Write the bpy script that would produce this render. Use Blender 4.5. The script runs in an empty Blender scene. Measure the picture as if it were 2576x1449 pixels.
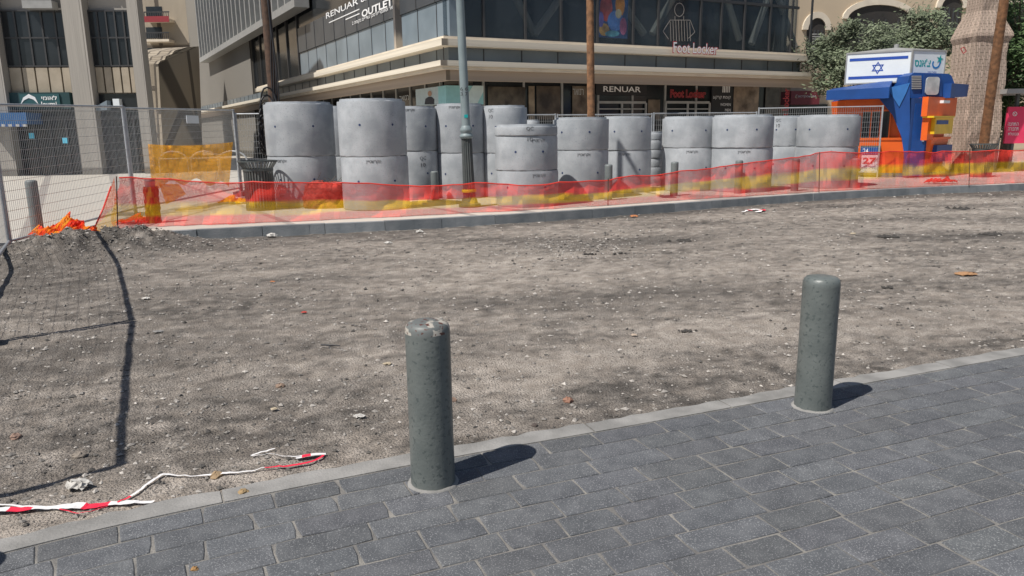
import bpy, math, random
from mathutils import Vector, Matrix, noise
random.seed(7)
R_=math.radians
scn=bpy.context.scene; col=scn.collection
# ------------------------------------------------------------ camera
F=1874.0; PIT=R_(11.87); ROLL=R_(0.8); H=1.6
fw=Vector((0,math.cos(PIT),-math.sin(PIT))); r0=Vector((1,0,0)); u0=Vector((0,math.sin(PIT),math.cos(PIT)))
rt=r0*math.cos(ROLL)-u0*math.sin(ROLL); up=u0*math.cos(ROLL)+r0*math.sin(ROLL)
cd=bpy.data.cameras.new('camera'); cam=bpy.data.objects.new('camera',cd); col.objects.link(cam)
m=Matrix((rt,up,-fw)).transposed().to_4x4(); m.translation=Vector((0,0,H)); cam.matrix_world=m
cd.lens=F/2576*36; cd.sensor_width=36; cd.clip_start=.05; cd.clip_end=1500; scn.camera=cam
CO=Vector((0,0,H))
def ray(px,py): return fw+rt*((px-1288)/F)+up*((724-py)/F)
def G(px,py,z=0.0):
    v=ray(px,py); return CO+v*((z-H)/v.z)
def P(px,py,Y):
    v=ray(px,py); return CO+v*(Y/v.y)
# ------------------------------------------------------------ light
w=bpy.data.worlds.new('World'); scn.world=w; w.use_nodes=True; nt=w.node_tree
sk=nt.nodes.new('ShaderNodeTexSky'); sk.sky_type='NISHITA'; sk.sun_disc=False
SD=Vector((-.46,-.37)).normalized(); EL=R_(56)
sk.sun_elevation=EL; sk.sun_rotation=math.atan2(SD.x,SD.y)
bg=nt.nodes['Background']; bg.inputs[1].default_value=.072; nt.links.new(sk.outputs[0],bg.inputs[0])
sl=bpy.data.lights.new('sun','SUN'); sl.energy=5.0; sl.angle=R_(.5); sl.color=(1,.955,.89)
so=bpy.data.objects.new('sun',sl); col.objects.link(so)
sv=Vector((SD.x*math.cos(EL),SD.y*math.cos(EL),math.sin(EL)))
so.rotation_euler=sv.to_track_quat('Z','Y').to_euler(); so.location=(0,0,30)
scn.view_settings.view_transform='Standard'
# ------------------------------------------------------------ materials
def M(name,c1,c2=None,scale=4,rough=.8,bump=0,bscale=60,metal=0,attr=False,rnd=0,lo=.35,hi=.65,c3=None,s3=20,t3=.62,spec=.5,emit=0,bd=.02):
    mt=bpy.data.materials.new(name); mt.use_nodes=True; n=mt.node_tree.nodes; l=mt.node_tree.links
    b=n['Principled BSDF']; b.inputs['Roughness'].default_value=rough; b.inputs['Metallic'].default_value=metal
    b.inputs['Specular IOR Level'].default_value=spec
    tc=n.new('ShaderNodeTexCoord')
    def nz(s,det=6):
        q=n.new('ShaderNodeTexNoise'); q.inputs['Scale'].default_value=s; q.inputs['Detail'].default_value=det
        l.new(tc.outputs['Object'],q.inputs['Vector']); return q
    def mix(f,a,bb,mode='MIX'):
        q=n.new('ShaderNodeMix'); q.data_type='RGBA'; q.blend_type=mode
        for i,x in ((0,f),(6,a),(7,bb)):
            if hasattr(x,'links') or isinstance(x,bpy.types.NodeSocket): l.new(x,q.inputs[i])
            else: q.inputs[i].default_value=x if i==0 else (*x,1)
        return q.outputs[2]
    c2=c2 or tuple(x*.85 for x in c1)
    mr=n.new('ShaderNodeMapRange'); l.new(nz(scale).outputs[0],mr.inputs[0]); mr.inputs[1].default_value=lo; mr.inputs[2].default_value=hi
    c=mix(mr.outputs[0],c1,c2)
    if c3:
        m3=n.new('ShaderNodeMapRange'); l.new(nz(s3).outputs[0],m3.inputs[0]); m3.inputs[1].default_value=t3; m3.inputs[2].default_value=t3+.02
        c=mix(m3.outputs[0],c,c3)
    if attr:
        a=n.new('ShaderNodeAttribute'); a.attribute_name='vc'; c=mix(1.0,c,a.outputs['Color'],'MULTIPLY')
    if rnd:
        oi=n.new('ShaderNodeObjectInfo'); m4=n.new('ShaderNodeMapRange'); l.new(oi.outputs['Random'],m4.inputs[0]); m4.inputs[3].default_value=1-rnd; m4.inputs[4].default_value=1+rnd
        cb=n.new('ShaderNodeCombineColor'); [l.new(m4.outputs[0],cb.inputs[i]) for i in range(3)]
        c=mix(1.0,c,cb.outputs[0],'MULTIPLY')
    l.new(c,b.inputs['Base Color'])
    if emit: l.new(c,b.inputs['Emission Color']); b.inputs['Emission Strength'].default_value=emit
    if bump:
        bp=n.new('ShaderNodeBump'); bp.inputs['Strength'].default_value=bump; bp.inputs['Distance'].default_value=bd
        l.new(nz(bscale,8).outputs[0],bp.inputs['Height']); l.new(bp.outputs[0],b.inputs['Normal'])
    return mt
def BM_(name,c1,c2,cm,bw,bh,ms=.01,rough=.85,bump=.4,off=.5):
    mt=bpy.data.materials.new(name); mt.use_nodes=True; n=mt.node_tree.nodes; l=mt.node_tree.links
    b=n['Principled BSDF']; b.inputs['Roughness'].default_value=rough
    uv=n.new('ShaderNodeUVMap'); br=n.new('ShaderNodeTexBrick'); l.new(uv.outputs[0],br.inputs['Vector'])
    br.inputs['Scale'].default_value=1; br.inputs['Brick Width'].default_value=bw; br.inputs['Row Height'].default_value=bh; br.inputs['Mortar Size'].default_value=ms; br.inputs['Mortar Smooth'].default_value=.3
    br.offset=off
    for i,c in ((1,c1),(2,c2),(3,cm)): br.inputs[i].default_value=(*c,1)
    nz=n.new('ShaderNodeTexNoise'); nz.inputs['Scale'].default_value=1.3; nz.inputs['Detail'].default_value=9; l.new(uv.outputs[0],nz.inputs['Vector'])
    mr=n.new('ShaderNodeMapRange'); l.new(nz.outputs[0],mr.inputs[0]); mr.inputs[1].default_value=.3; mr.inputs[2].default_value=.7; mr.inputs[3].default_value=.72; mr.inputs[4].default_value=1.12
    q=n.new('ShaderNodeMix'); q.data_type='RGBA'; q.blend_type='MULTIPLY'; q.inputs[0].default_value=1
    cb=n.new('ShaderNodeCombineColor'); [l.new(mr.outputs[0],cb.inputs[i]) for i in range(3)]
    l.new(br.outputs[0],q.inputs[6]); l.new(cb.outputs[0],q.inputs[7]); l.new(q.outputs[2],b.inputs['Base Color'])
    n2=n.new('ShaderNodeTexNoise'); n2.inputs['Scale'].default_value=14; n2.inputs['Detail'].default_value=6; l.new(uv.outputs[0],n2.inputs['Vector'])
    sub=n.new('ShaderNodeMath'); sub.operation='SUBTRACT'; l.new(n2.outputs[0],sub.inputs[0]); l.new(br.outputs['Fac'],sub.inputs[1])
    bp=n.new('ShaderNodeBump'); bp.inputs['Strength'].default_value=bump; bp.inputs['Distance'].default_value=.03; l.new(sub.outputs[0],bp.inputs['Height']); l.new(bp.outputs[0],b.inputs['Normal'])
    return mt
def net_mat(name,cell=.05,th=.4,cv=None,tv=None):
    mt=bpy.data.materials.new(name); mt.use_nodes=True; n=mt.node_tree.nodes; l=mt.node_tree.links
    out=n['Material Output']; n.remove(n['Principled BSDF'])
    uv=n.new('ShaderNodeUVMap'); sp=n.new('ShaderNodeSeparateXYZ'); l.new(uv.outputs[0],sp.inputs[0])
    def mth(op,a,b=None):
        q=n.new('ShaderNodeMath'); q.operation=op
        for i,x in ((0,a),(1,b)):
            if x is None: continue
            if isinstance(x,(int,float)): q.inputs[i].default_value=x
            else: l.new(x,q.inputs[i])
        return q.outputs[0]
    a=mth('LESS_THAN',mth('FRACT',mth('DIVIDE',sp.outputs[0],cell)),th); b=mth('LESS_THAN',mth('FRACT',mth('DIVIDE',sp.outputs[1],cv or cell)),tv or th*.85)
    fac=mth('MAXIMUM',a,b)
    at=n.new('ShaderNodeAttribute'); at.attribute_name='vc'
    df=n.new('ShaderNodeBsdfDiffuse'); l.new(at.outputs['Color'],df.inputs[0]); tl=n.new('ShaderNodeBsdfTranslucent'); l.new(at.outputs['Color'],tl.inputs[0])
    m1=n.new('ShaderNodeMixShader'); m1.inputs[0].default_value=.3; l.new(df.outputs[0],m1.inputs[1]); l.new(tl.outputs[0],m1.inputs[2])
    tr=n.new('ShaderNodeBsdfTransparent'); m2=n.new('ShaderNodeMixShader'); l.new(fac,m2.inputs[0]); l.new(tr.outputs[0],m2.inputs[1]); l.new(m1.outputs[0],m2.inputs[2]); l.new(m2.outputs[0],out.inputs[0])
    return mt
def glass_mat(name,tint,tr=.55,rough=.05):
    mt=bpy.data.materials.new(name); mt.use_nodes=True; n=mt.node_tree.nodes; l=mt.node_tree.links
    b=n['Principled BSDF']; b.inputs['Base Color'].default_value=(*tint,1); b.inputs['Roughness'].default_value=rough
    out=n['Material Output']; t=n.new('ShaderNodeBsdfTransparent'); t.inputs[0].default_value=(.85,.9,.93,1)
    ms=n.new('ShaderNodeMixShader'); ms.inputs[0].default_value=1-tr; l.new(t.outputs[0],ms.inputs[1]); l.new(b.outputs[0],ms.inputs[2]); l.new(ms.outputs[0],out.inputs[0])
    return mt
mt_wood=M('weathered_wood',(.3,.15,.07),(.14,.07,.035),scale=9,bump=.5,bscale=30)
mt_woodd=M('dark_weathered_wood',(.10,.055,.035),(.05,.03,.02),scale=9,bump=.5,bscale=30)
mt_conc=M('ring_concrete',(.41,.43,.45),(.30,.32,.34),scale=2.6,rough=.92,bump=.35,bscale=110,rnd=.1,c3=(.26,.28,.3),s3=60,t3=.62,bd=.012,lo=.38,hi=.62)
mt_black=M('black_paint',(.015,.015,.018),rough=.6)
mt_sten=M('stencil_ink',(.05,.05,.055),(.2,.21,.22),scale=30,rough=.8)
mt_plug=M('plug_blue',(.02,.04,.12),rough=.6)
mt_galv=M('galvanised_steel',(.50,.52,.54),(.4,.42,.44),scale=12,rough=.45,metal=.5)
mt_boll=M('chipped_green_grey_paint',(.115,.13,.125),(.15,.165,.157),scale=7,rough=.4,bump=.12,bscale=60,c3=(.085,.10,.097),s3=48,t3=.6)
mt_bolltop=M('worn_bollard_cap',(.14,.15,.145),(.42,.39,.34),scale=16,rough=.5,lo=.54,hi=.58,c3=(.10,.04,.03),s3=40,t3=.58)
mt_bollfar=M('far_bollard_paint',(.13,.15,.15),(.17,.19,.19),scale=3,rough=.5)
mt_paver=M('dark_paving_block',(.086,.09,.096),(.128,.132,.137),scale=9,rough=.8,bump=.6,bscale=140,attr=True,c3=(.23,.232,.235),s3=150,t3=.585,lo=.4,hi=.7,bd=.006)
mt_joint=M('sandy_joint',(.27,.255,.23),(.14,.135,.13),scale=5,rough=.95,bump=.5,bscale=120)
mt_kerbn=M('worn_light_kerb',(.31,.30,.285),(.20,.195,.185),scale=5,rough=.9,bump=.5,bscale=80,bd=.008)
mt_kerbf=M('dark_kerb_stone',(.14,.155,.165),(.22,.23,.235),scale=3,rough=.8,bump=.4,bscale=50,attr=True)
mt_road=M('milled_dusty_road',(1,1,1),(.70,.68,.66),scale=7,rough=.97,bump=1.0,bscale=75,attr=True,c3=(.42,.41,.40),s3=100,t3=.55,bd=.03)
mt_gravel=M('loose_stone',(1,1,1),(.8,.8,.8),scale=20,rough=.95,attr=True)
mt_plaza=BM_('plaza_paving',(.58,.54,.475),(.50,.465,.41),(.36,.33,.3),.6,.3,.008,.9,.15)
mt_cream=M('cream_ledge_stone',(.72,.64,.52),(.62,.54,.44),scale=1.5,rough=.8,bump=.15,bscale=20)
mt_ledge=BM_('cream_ledge_panels',(.76,.69,.57),(.66,.59,.48),(.28,.24,.19),1.3,3.0,.016,.8,.15,0)
mt_fascia=BM_('brown_stone_fascia',(.42,.34,.27),(.38,.3,.235),(.2,.16,.12),1.3,3,.01,.85,.3,0)
mt_concw=BM_('grey_concrete_panels',(.22,.205,.18),(.19,.175,.155),(.09,.085,.075),2.2,1.1,.03,.9,.3,0)
mt_leu=BM_('grey_beige_cladding',(.42,.39,.35),(.36,.335,.30),(.2,.185,.165),.9,.45,.02,.85,.3,0)
mt_rough=BM_('rough_stone_blocks',(.42,.36,.28),(.28,.235,.18),(.12,.1,.08),.5,.3,.03,.95,1.0)
mt_pink=BM_('pinkish_stone_blocks',(.62,.48,.39),(.42,.33,.26),(.24,.19,.15),.5,.33,.02,.95,1.0)
mt_far=BM_('far_cream_stone',(.58,.47,.34),(.54,.435,.32),(.46,.37,.27),.6,.3,.01,.9,.2)
mt_dglass=M('dark_glass',(.015,.018,.021),(.028,.032,.036),scale=.7,rough=.12,spec=.5)
mt_band=M('blue_grey_panel',(.18,.215,.24),(.13,.155,.175),scale=.8,rough=.35)
mt_sign=M('blue_sign_panel',(.22,.27,.31),(.15,.19,.22),scale=.7,rough=.3)
mt_signd=M('dark_sign_panel',(.055,.062,.07),(.075,.082,.09),scale=.9,rough=.35)
mt_glass=glass_mat('tinted_glass',(.06,.075,.09),.6)
mt_frame=M('dark_frame_metal',(.05,.05,.052),rough=.5)
mt_lframe=M('light_frame_metal',(.34,.34,.33),rough=.5)
mt_dark=M('dark_interior',(.025,.023,.022),(.04,.035,.03),scale=1)
mt_inter=M('shop_interior_wall',(.45,.38,.3),(.10,.09,.085),scale=.45,lo=.45,hi=.55)
mt_white=M('white_lettering',(.85,.85,.85),rough=.5)
mt_grey=M('grey_lettering',(.5,.52,.53),rough=.5)
mt_red=M('red_lettering',(.5,.03,.04),rough=.5)
mt_blue=M('kiosk_blue',(.010,.07,.28),(.008,.055,.22),scale=2,rough=.45)
mt_orange=M('kiosk_orange',(.8,.13,.012),(.68,.105,.012),scale=2,rough=.45)
mt_yellow=M('yellow_plastic',(.8,.53,.02),rough=.4)
mt_teal=M('teal_lettering',(0,.36,.36),rough=.5)
mt_signw=M('white_sign_face',(.76,.80,.82),(.70,.74,.77),scale=2,rough=.4)
mt_pole=M('grey_green_pole_paint',(.23,.28,.29),(.19,.235,.245),scale=4,rough=.5)
mt_cast=M('dark_cast_iron',(.055,.065,.065),(.08,.09,.09),scale=6,rough=.55)
mt_bin=M('litter_bin_metal',(.07,.075,.072),(.11,.115,.11),scale=5,rough=.5)
mt_leaf=M('olive_leaves',(.14,.165,.10),(.085,.11,.06),scale=1.2,rough=.7,attr=True)
mt_leafd=M('green_leaves',(.07,.12,.04),(.045,.08,.025),scale=1.2,rough=.7,attr=True)
mt_bark=M('tree_bark',(.13,.1,.075),(.08,.06,.045),scale=8,bump=.5)
mt_net=net_mat('plastic_netting',.125,.42,.13,.24)
mt_net2=net_mat('dense_plastic_netting',.06,.6)
mt_tape=M('plastic_tape',(1,1,1),(.93,.93,.93),scale=9,rough=.45,attr=True)
mt_paper=M('crumpled_paper',(.6,.58,.54),(.45,.43,.4),scale=20,rough=.9)
mt_any=M('coloured_surface',(1,1,1),(.9,.9,.9),scale=6,rough=.6,attr=True)
# ------------------------------------------------------------ mesh builder
class MB:
    def __init__(s): s.v=[];s.f=[];s.c=[];s.cur=(1,1,1);s.uv={}
    def add(s,vs,fs,uv=None):
        b=len(s.v); s.v+= [tuple(x) for x in vs]
        for i,f in enumerate(fs):
            s.f.append([b+k for k in f]); s.c.append(s.cur)
            if uv: s.uv[len(s.f)-1]=[uv[k] for k in f]
    def hexa(s,p): s.add(p,[(0,3,2,1),(4,5,6,7),(0,1,5,4),(1,2,6,5),(2,3,7,6),(3,0,4,7)])
    def box(s,c,d,rz=0,M_=None):
        c=Vector(c); ca,sa=math.cos(rz),math.sin(rz); p=[]
        for z in (-.5,.5):
            for x,y in ((-.5,-.5),(.5,-.5),(.5,.5),(-.5,.5)):
                X,Y=x*d[0],y*d[1]; q=Vector((c.x+X*ca-Y*sa,c.y+X*sa+Y*ca,c.z+z*d[2])); p.append(M_@q if M_ else q)
        s.hexa(p)
    def fbox(s,fr,u0,u1,d0,d1,z0,z1):
        if d0>d1: d0,d1=d1,d0
        if u0>u1: u0,u1=u1,u0
        p=[fr.p(u,z,d) for z in (z0,z1) for u,d in ((u0,d1),(u1,d1),(u1,d0),(u0,d0))]; s.hexa(p)
    def prism(s,poly,z0,z1):
        n=len(poly); s.add([(x,y,z0) for x,y in poly]+[(x,y,z1) for x,y in poly],[tuple(range(n))[::-1],tuple(range(n,2*n))]+[(i,(i+1)%n,n+(i+1)%n,n+i) for i in range(n)])
    def fpoly(s,fr,pts,d0,d1):
        n=len(pts); s.add([fr.p(u,z,d0) for u,z in pts]+[fr.p(u,z,d1) for u,z in pts],[tuple(range(n))[::-1],tuple(range(n,2*n))]+[(i,(i+1)%n,n+(i+1)%n,n+i) for i in range(n)])
    def tube(s,p0,p1,r0,r1=None,n=10,caps=True):
        p0=Vector(p0);p1=Vector(p1); r1=r0 if r1 is None else r1
        a=(p1-p0).normalized(); x=a.orthogonal().normalized(); y=a.cross(x)
        vs=[p+ (x*math.cos(t)+y*math.sin(t))*r for p,r in ((p0,r0),(p1,r1)) for t in [2*math.pi*k/n for k in range(n)]]
        fs=[(i,(i+1)%n,n+(i+1)%n,n+i) for i in range(n)]
        if caps: fs+=[tuple(range(n))[::-1],tuple(range(n,2*n))]
        s.add(vs,fs)
    def path(s,pts,r,n=6):
        for a,b in zip(pts,pts[1:]): s.tube(a,b,r,r,n)
    def lathe(s,prof,c=(0,0,0),n=32,jit=0):
        vs=[];fs=[]
        for r,z in prof:
            for k in range(n):
                t=2*math.pi*k/n; vs.append((c[0]+r*math.cos(t),c[1]+r*math.sin(t),c[2]+z+(random.uniform(-jit,jit) if jit else 0)))
        for j in range(len(prof)-1):
            for k in range(n): fs.append((j*n+k,j*n+(k+1)%n,(j+1)*n+(k+1)%n,(j+1)*n+k))
        s.add(vs,fs)
    def stone(s,c,r):
        d=[(1,0,0),(0,1,0),(-1,0,0),(0,-1,0),(0,0,1),(0,0,-1)]; rz=random.uniform(0,3); ca,sa=math.cos(rz),math.sin(rz)
        vs=[]
        for x,y,z in d:
            k=r*random.uniform(.6,1.3); x,y=x*ca-y*sa,x*sa+y*ca
            vs.append((c[0]+x*k+random.uniform(-.3,.3)*r,c[1]+y*k+random.uniform(-.3,.3)*r,c[2]+z*k*.6))
        s.add(vs,[(0,1,4),(1,2,4),(2,3,4),(3,0,4),(1,0,5),(2,1,5),(3,2,5),(0,3,5)])
    def build(s,name,mat,parent=None,smooth=None,loc=None,world=True):
        me=bpy.data.meshes.new(name); me.from_pydata(s.v,[],s.f)
        uvl=me.uv_layers.new(name='UVMap'); ca=me.color_attributes.new('vc','FLOAT_COLOR','CORNER')
        uvs=[];cs=[]
        vs=s.v
        for i,p in enumerate(me.polygons):
            cu=s.uv.get(i); n=p.normal
            c=s.c[i]
            if cu: 
                for q in cu: uvs+=q
            elif abs(n.z)>.7:
                for k in p.vertices: uvs+=[vs[k][0],vs[k][1]]
            else:
                t=Vector((-n.y,n.x,0)).normalized()
                for k in p.vertices: uvs+=[vs[k][0]*t.x+vs[k][1]*t.y,vs[k][2]]
            if isinstance(c,list):
                for q in c: cs+=[*q,1]
            else: cs+=[c[0],c[1],c[2],1]*len(p.vertices)
        uvl.data.foreach_set('uv',uvs); ca.data.foreach_set('color',cs)
        if smooth is not None:
            me.polygons.foreach_set('use_smooth',[True]*len(me.polygons))
            me.set_sharp_from_angle(angle=R_(smooth))
        me.materials.append(mat); o=bpy.data.objects.new(name,me); col.objects.link(o)
        if loc is not None: o.location=loc
        if parent:
            o.parent=parent
            if world: o.matrix_parent_inverse=Matrix.Translation(-parent.location)
        me.update(); return o
class FR_:
    def __init__(s,O,u): s.O=Vector(O); s.u=Vector((u[0],u[1],0)).normalized(); s.z=Vector((0,0,1)); s.n=s.u.cross(s.z)
    def p(s,u,z,d=0): return Vector((s.O.x,s.O.y,0))+s.u*u+s.n*d+Vector((0,0,z))
    def at(s,px,py,d=0):
        v=ray(px,py); o=Vector((s.O.x,s.O.y,0))+s.n*d; t=(o-CO).dot(s.n)/v.dot(s.n); q=CO+v*t
        return (q-s.O).dot(s.u),q.z
def tag(o,label=None,cat=None,group=None,kind=None):
    for k,v in (('label',label),('category',cat),('group',group),('kind',kind)):
        if v: o[k]=v
    return o
def empty(name,loc=(0,0,0),rz=0):
    e=bpy.data.objects.new(name,None); col.objects.link(e); e.location=loc; e.rotation_euler=(0,0,rz); e.empty_display_size=.1; return e
def copy_tree(o,parent=None):
    c=o.copy(); col.objects.link(c); c.parent=parent
    for ch in list(o.children): copy_tree(ch,c)
    return c
heb=lambda s:s[::-1]
_tc={}
def text_mesh(s,bold=0):
    k=(s,bold)
    if k in _tc: return _tc[k]
    cu=bpy.data.curves.new('t','FONT'); cu.body=s; cu.resolution_u=3; cu.offset=bold; o=bpy.data.objects.new('t',cu); col.objects.link(o)
    bpy.context.view_layer.update(); me=bpy.data.meshes.new_from_object(o.evaluated_get(bpy.context.evaluated_depsgraph_get()))
    vs=[v.co.copy() for v in me.vertices]; fs=[tuple(p.vertices) for p in me.polygons]
    bpy.data.objects.remove(o); bpy.data.meshes.remove(me)
    if not vs: vs=[Vector((0,0,0)),Vector((1,0,0)),Vector((1,1,0))]; fs=[]
    x0=min(v.x for v in vs);x1=max(v.x for v in vs);y0=min(v.y for v in vs);y1=max(v.y for v in vs)
    _tc[k]=([((v.x-x0)/max(x1-x0,1e-6),(v.y-y0)/max(y1-y0,1e-6)) for v in vs],fs); return _tc[k]
def text(s,name,mat,fr,u0,u1,z0,z1,d,parent,bold=0,vert=False):
    vs,fs=text_mesh(s,bold); b=MB()
    if vert: b.add([fr.p(u0+(1-y)*(u1-u0),z0+x*(z1-z0),d) for x,y in vs],fs)
    else: b.add([fr.p(u0+x*(u1-u0),z0+y*(z1-z0),d) for x,y in vs],fs)
    return b.build(name,mat,parent)
def textpx(s,name,mat,fr,x0,y0,x1,y1,d,parent,bold=0,vert=False):
    a=fr.at(x0,(y0+y1)/2,d); c=fr.at(x1,(y0+y1)/2,d); zt=fr.at((x0+x1)/2,y0,d)[1]; zb=fr.at((x0+x1)/2,y1,d)[1]
    return text(s,name,mat,fr,a[0],c[0],zb,zt,d,parent,bold,vert)
def pxbox(b,fr,x0,y0,x1,y1,d0,d1):
    ym=(y0+y1)/2; a=fr.at(x0,ym,d1)[0]; c=fr.at(x1,ym,d1)[0]; xm=(x0+x1)/2
    b.fbox(fr,a,c,d0,d1,fr.at(xm,y1,d1)[1],fr.at(xm,y0,d1)[1]); return a,c
# ------------------------------------------------------------ ground
b=MB(); b.add([(-400,-200,-.2),(400,-200,-.2),(400,600,-.2),(-400,600,-.2)],[(0,1,2,3)]); tag(b.build('ground',M('ground_dust',(.3,.27,.24),scale=.5)),kind='structure')
RZ=-.04
spots=[
 (250,640,2.6,1.1,.0,1),(150,720,1.6,1.2,.08,.9),(100,900,1.4,.9,.1,.8),(500,870,1.2,.45,.2,.6),(700,720,2,.5,.3,.4),(420,600,2,.35,.0,.9),
 (1450,620,2.4,.5,.05,.8),(1620,600,1.5,.25,.1,.7),(1715,605,.7,.18,0,.8),(1600,740,2.0,.5,.15,.6),(2225,596,.6,.2,0,.8),(2490,588,1.,.2,0,.8),(2415,524,1.4,.3,.05,.8),
 (950,760,1.5,.35,.2,.5),(1500,790,1.2,.25,.2,.4),(1300,950,.9,.32,1,.9),(1450,900,.8,.2,.9,.6),(850,940,.8,.14,.95,.7),(1230,1010,.5,.2,.9,.6),(680,685,1.5,.18,.95,.8),(1900,600,2.5,.3,.8,.5),
 (120,1330,.8,.2,1,1),(400,1290,.6,.08,.9,.8),(1100,640,1.5,.2,.7,.5),(2000,830,1.6,.3,.7,.5),(2300,800,1.5,.3,.8,.5),(1050,605,1.5,.15,.9,.6),(600,1000,.9,.25,.15,.5),(300,1150,.7,.2,.2,.5),(1250,870,.8,.2,.1,.4)]
sp=[(G(x,y,RZ),a,c,v,s) for x,y,a,c,v,s in spots]
KD=Vector((.92,.39,0)).normalized(); KN=Vector((-KD.y,KD.x,0))
farbot=[(-600,668),(0,645),(250,620),(440,607),(720,592),(1000,580),(1290,562),(1500,548),(1800,524),(2100,501),(2330,488),(2576,479),(3000,462)]
FK=[G(x,y,RZ) for x,y in farbot]
def distline(p,L):
    bd=1e9; side=0
    for a,c in zip(L,L[1:]):
        d=(c-a); t=max(0,min(1,((p-a).dot(d))/d.dot(d))); q=a+d*t; e=(p-q).length
        if e<bd: bd=e; side=d.x*(p.y-a.y)-d.y*(p.x-a.x)
    return bd if side<0 else -bd
N_=lambda x,y,z:noise.noise(Vector((x,y,z)))
def dust(x,y):
    a=x*.985+y*.17; c=-x*.17+y*.985
    v=.55+.55*N_(a*.3,c*.8,3)+.28*N_(a*.6,c*2.6,9)+.3*N_(a*2.5,c*6,1)+.42*N_(a*7,c*10,6)+.4*N_(a*17,c*20,2)
    for q,rx,ry,val,s in sp:
        dx=(x-q.x)*KD.x+(y-q.y)*KD.y; dy=-(x-q.x)*KD.y+(y-q.y)*KD.x
        e=(dx/rx)**2+(dy/ry)**2
        if e<6: k=math.exp(-e)*s*(.75+.9*N_(x*2.5,y*4,5)+.7*N_(x*9,y*12,5)); k=max(0,min(1,k)); v=v*(1-k)+val*k
    return max(0,min(1,v))
m0=G(250,632,RZ); m1=G(90,655,RZ); m2=G(380,615,RZ)
def rz_(x,y):
    z=RZ+.012*N_(x*2,y*2,0)+.012*N_(x*5,y*5,7)+.009*N_(x*13,y*13,4)+.005*N_(x*32,y*32,4)
    for q,a,hh in ((m0,1.0,.26),(m1,.8,.2),(m2,.7,.14)):
        e=((x-q.x)/a)**2+((y-q.y)/(a*.7))**2
        if e<7: z+=hh*math.exp(-e)*(1+.4*N_(x*4,y*4,2)+.25*N_(x*12,y*12,2))
    return z
NY,NX=350,460; vs=[];cc=[]
for j in range(NY):
    y=1.5*(30/1.5)**(j/(NY-1))
    for i in range(NX):
        t=-1.2+2.45*i/(NX-1); x=t*(y*.72+1.9)
        vs.append((x,y,rz_(x,y))); d=dust(x,y)
        if y>8:
            e=distline(Vector((x,y,RZ)),FK)
            if 0<e<.8: k=max(0,1-e/.8+.5*N_(x*3,y*3,8)); k=min(1,k); d=d*(1-k)
        A=(.125,.112,.099);B=(.56,.495,.43)
        cc.append(tuple(A[k]+(B[k]-A[k])*d for k in range(3)))
b=MB(); b.v=vs
for j in range(NY-1):
    for i in range(NX-1):
        f=[j*NX+i,j*NX+i+1,(j+1)*NX+i+1,(j+1)*NX+i]; b.f.append(f); b.c.append([cc[k] for k in f])
tag(b.build('road',mt_road,smooth=180),kind='structure')
# near kerb
nk=[(-900,1600),(-300,1432),(0,1352),(300,1283),(600,1222),(880,1168),(1150,1118),(1480,1063),(2000,972),(2576,872),(3200,770),(4200,640)]
NK=[G(x,y,0) for x,y in nk]
def resample(L,st):
    out=[L[0].copy()]; acc=0
    for a,c in zip(L,L[1:]):
        d=(c-a).length; k=0
        t=st-acc
        while t<=d: out.append(a.lerp(c,t/d)); t+=st
        acc=d-(t-st)
    return out
NKs=resample(NK,.05)
for _ in range(60): NKs=[NKs[0]]+[(NKs[i-1]+NKs[i+1])/2*.5+NKs[i]*.5 for i in range(1,len(NKs)-1)]+[NKs[-1]]
def curve(L,st):
    def f(s,t):
        i=max(0,min(len(L)-2,s/st)); k=int(i); fr=i-k; k=min(k,len(L)-2)
        p=L[k].lerp(L[k+1],fr); k0=max(0,k-8);k1=min(len(L)-1,k+8); d=(L[k1]-L[k0]).normalized()
        return p+Vector((d.y,-d.x,0))*t
    return f
NC=curve(NKs,.05); SL=len(NKs)*.05
b=MB(); s=0
while s<SL-1:
    Lk=random.uniform(.9,1.0); n=12
    e=[random.uniform(-.012,.02) for _ in range(n+1)]
    for q in range(n):
        a=s+(Lk-.010)*q/n; c=s+(Lk-.010)*(q+1)/n
        P4=[NC(a,e[q]),NC(c,e[q+1]),NC(c,.132),NC(a,.132)]
        b.hexa([(p.x,p.y,-.12) for p in P4[::-1]]+[(p.x,p.y,.002) for p in P4[::-1]])
    s+=Lk
tag(b.build('kerb_near',mt_kerbn),kind='structure')
b=MB(); n=80
for q in range(n):
    a=SL*q/n;c=SL*(q+1)/n; P4=[NC(a,.02),NC(c,.02),NC(c,4.2),NC(a,4.2)]
    b.add([(p.x,p.y,-.0035) for p in P4],[(3,2,1,0)])
tag(b.build('pavement_joint_bed',mt_joint),kind='structure')
b=MB(); t=.140; rw=.150
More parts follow.
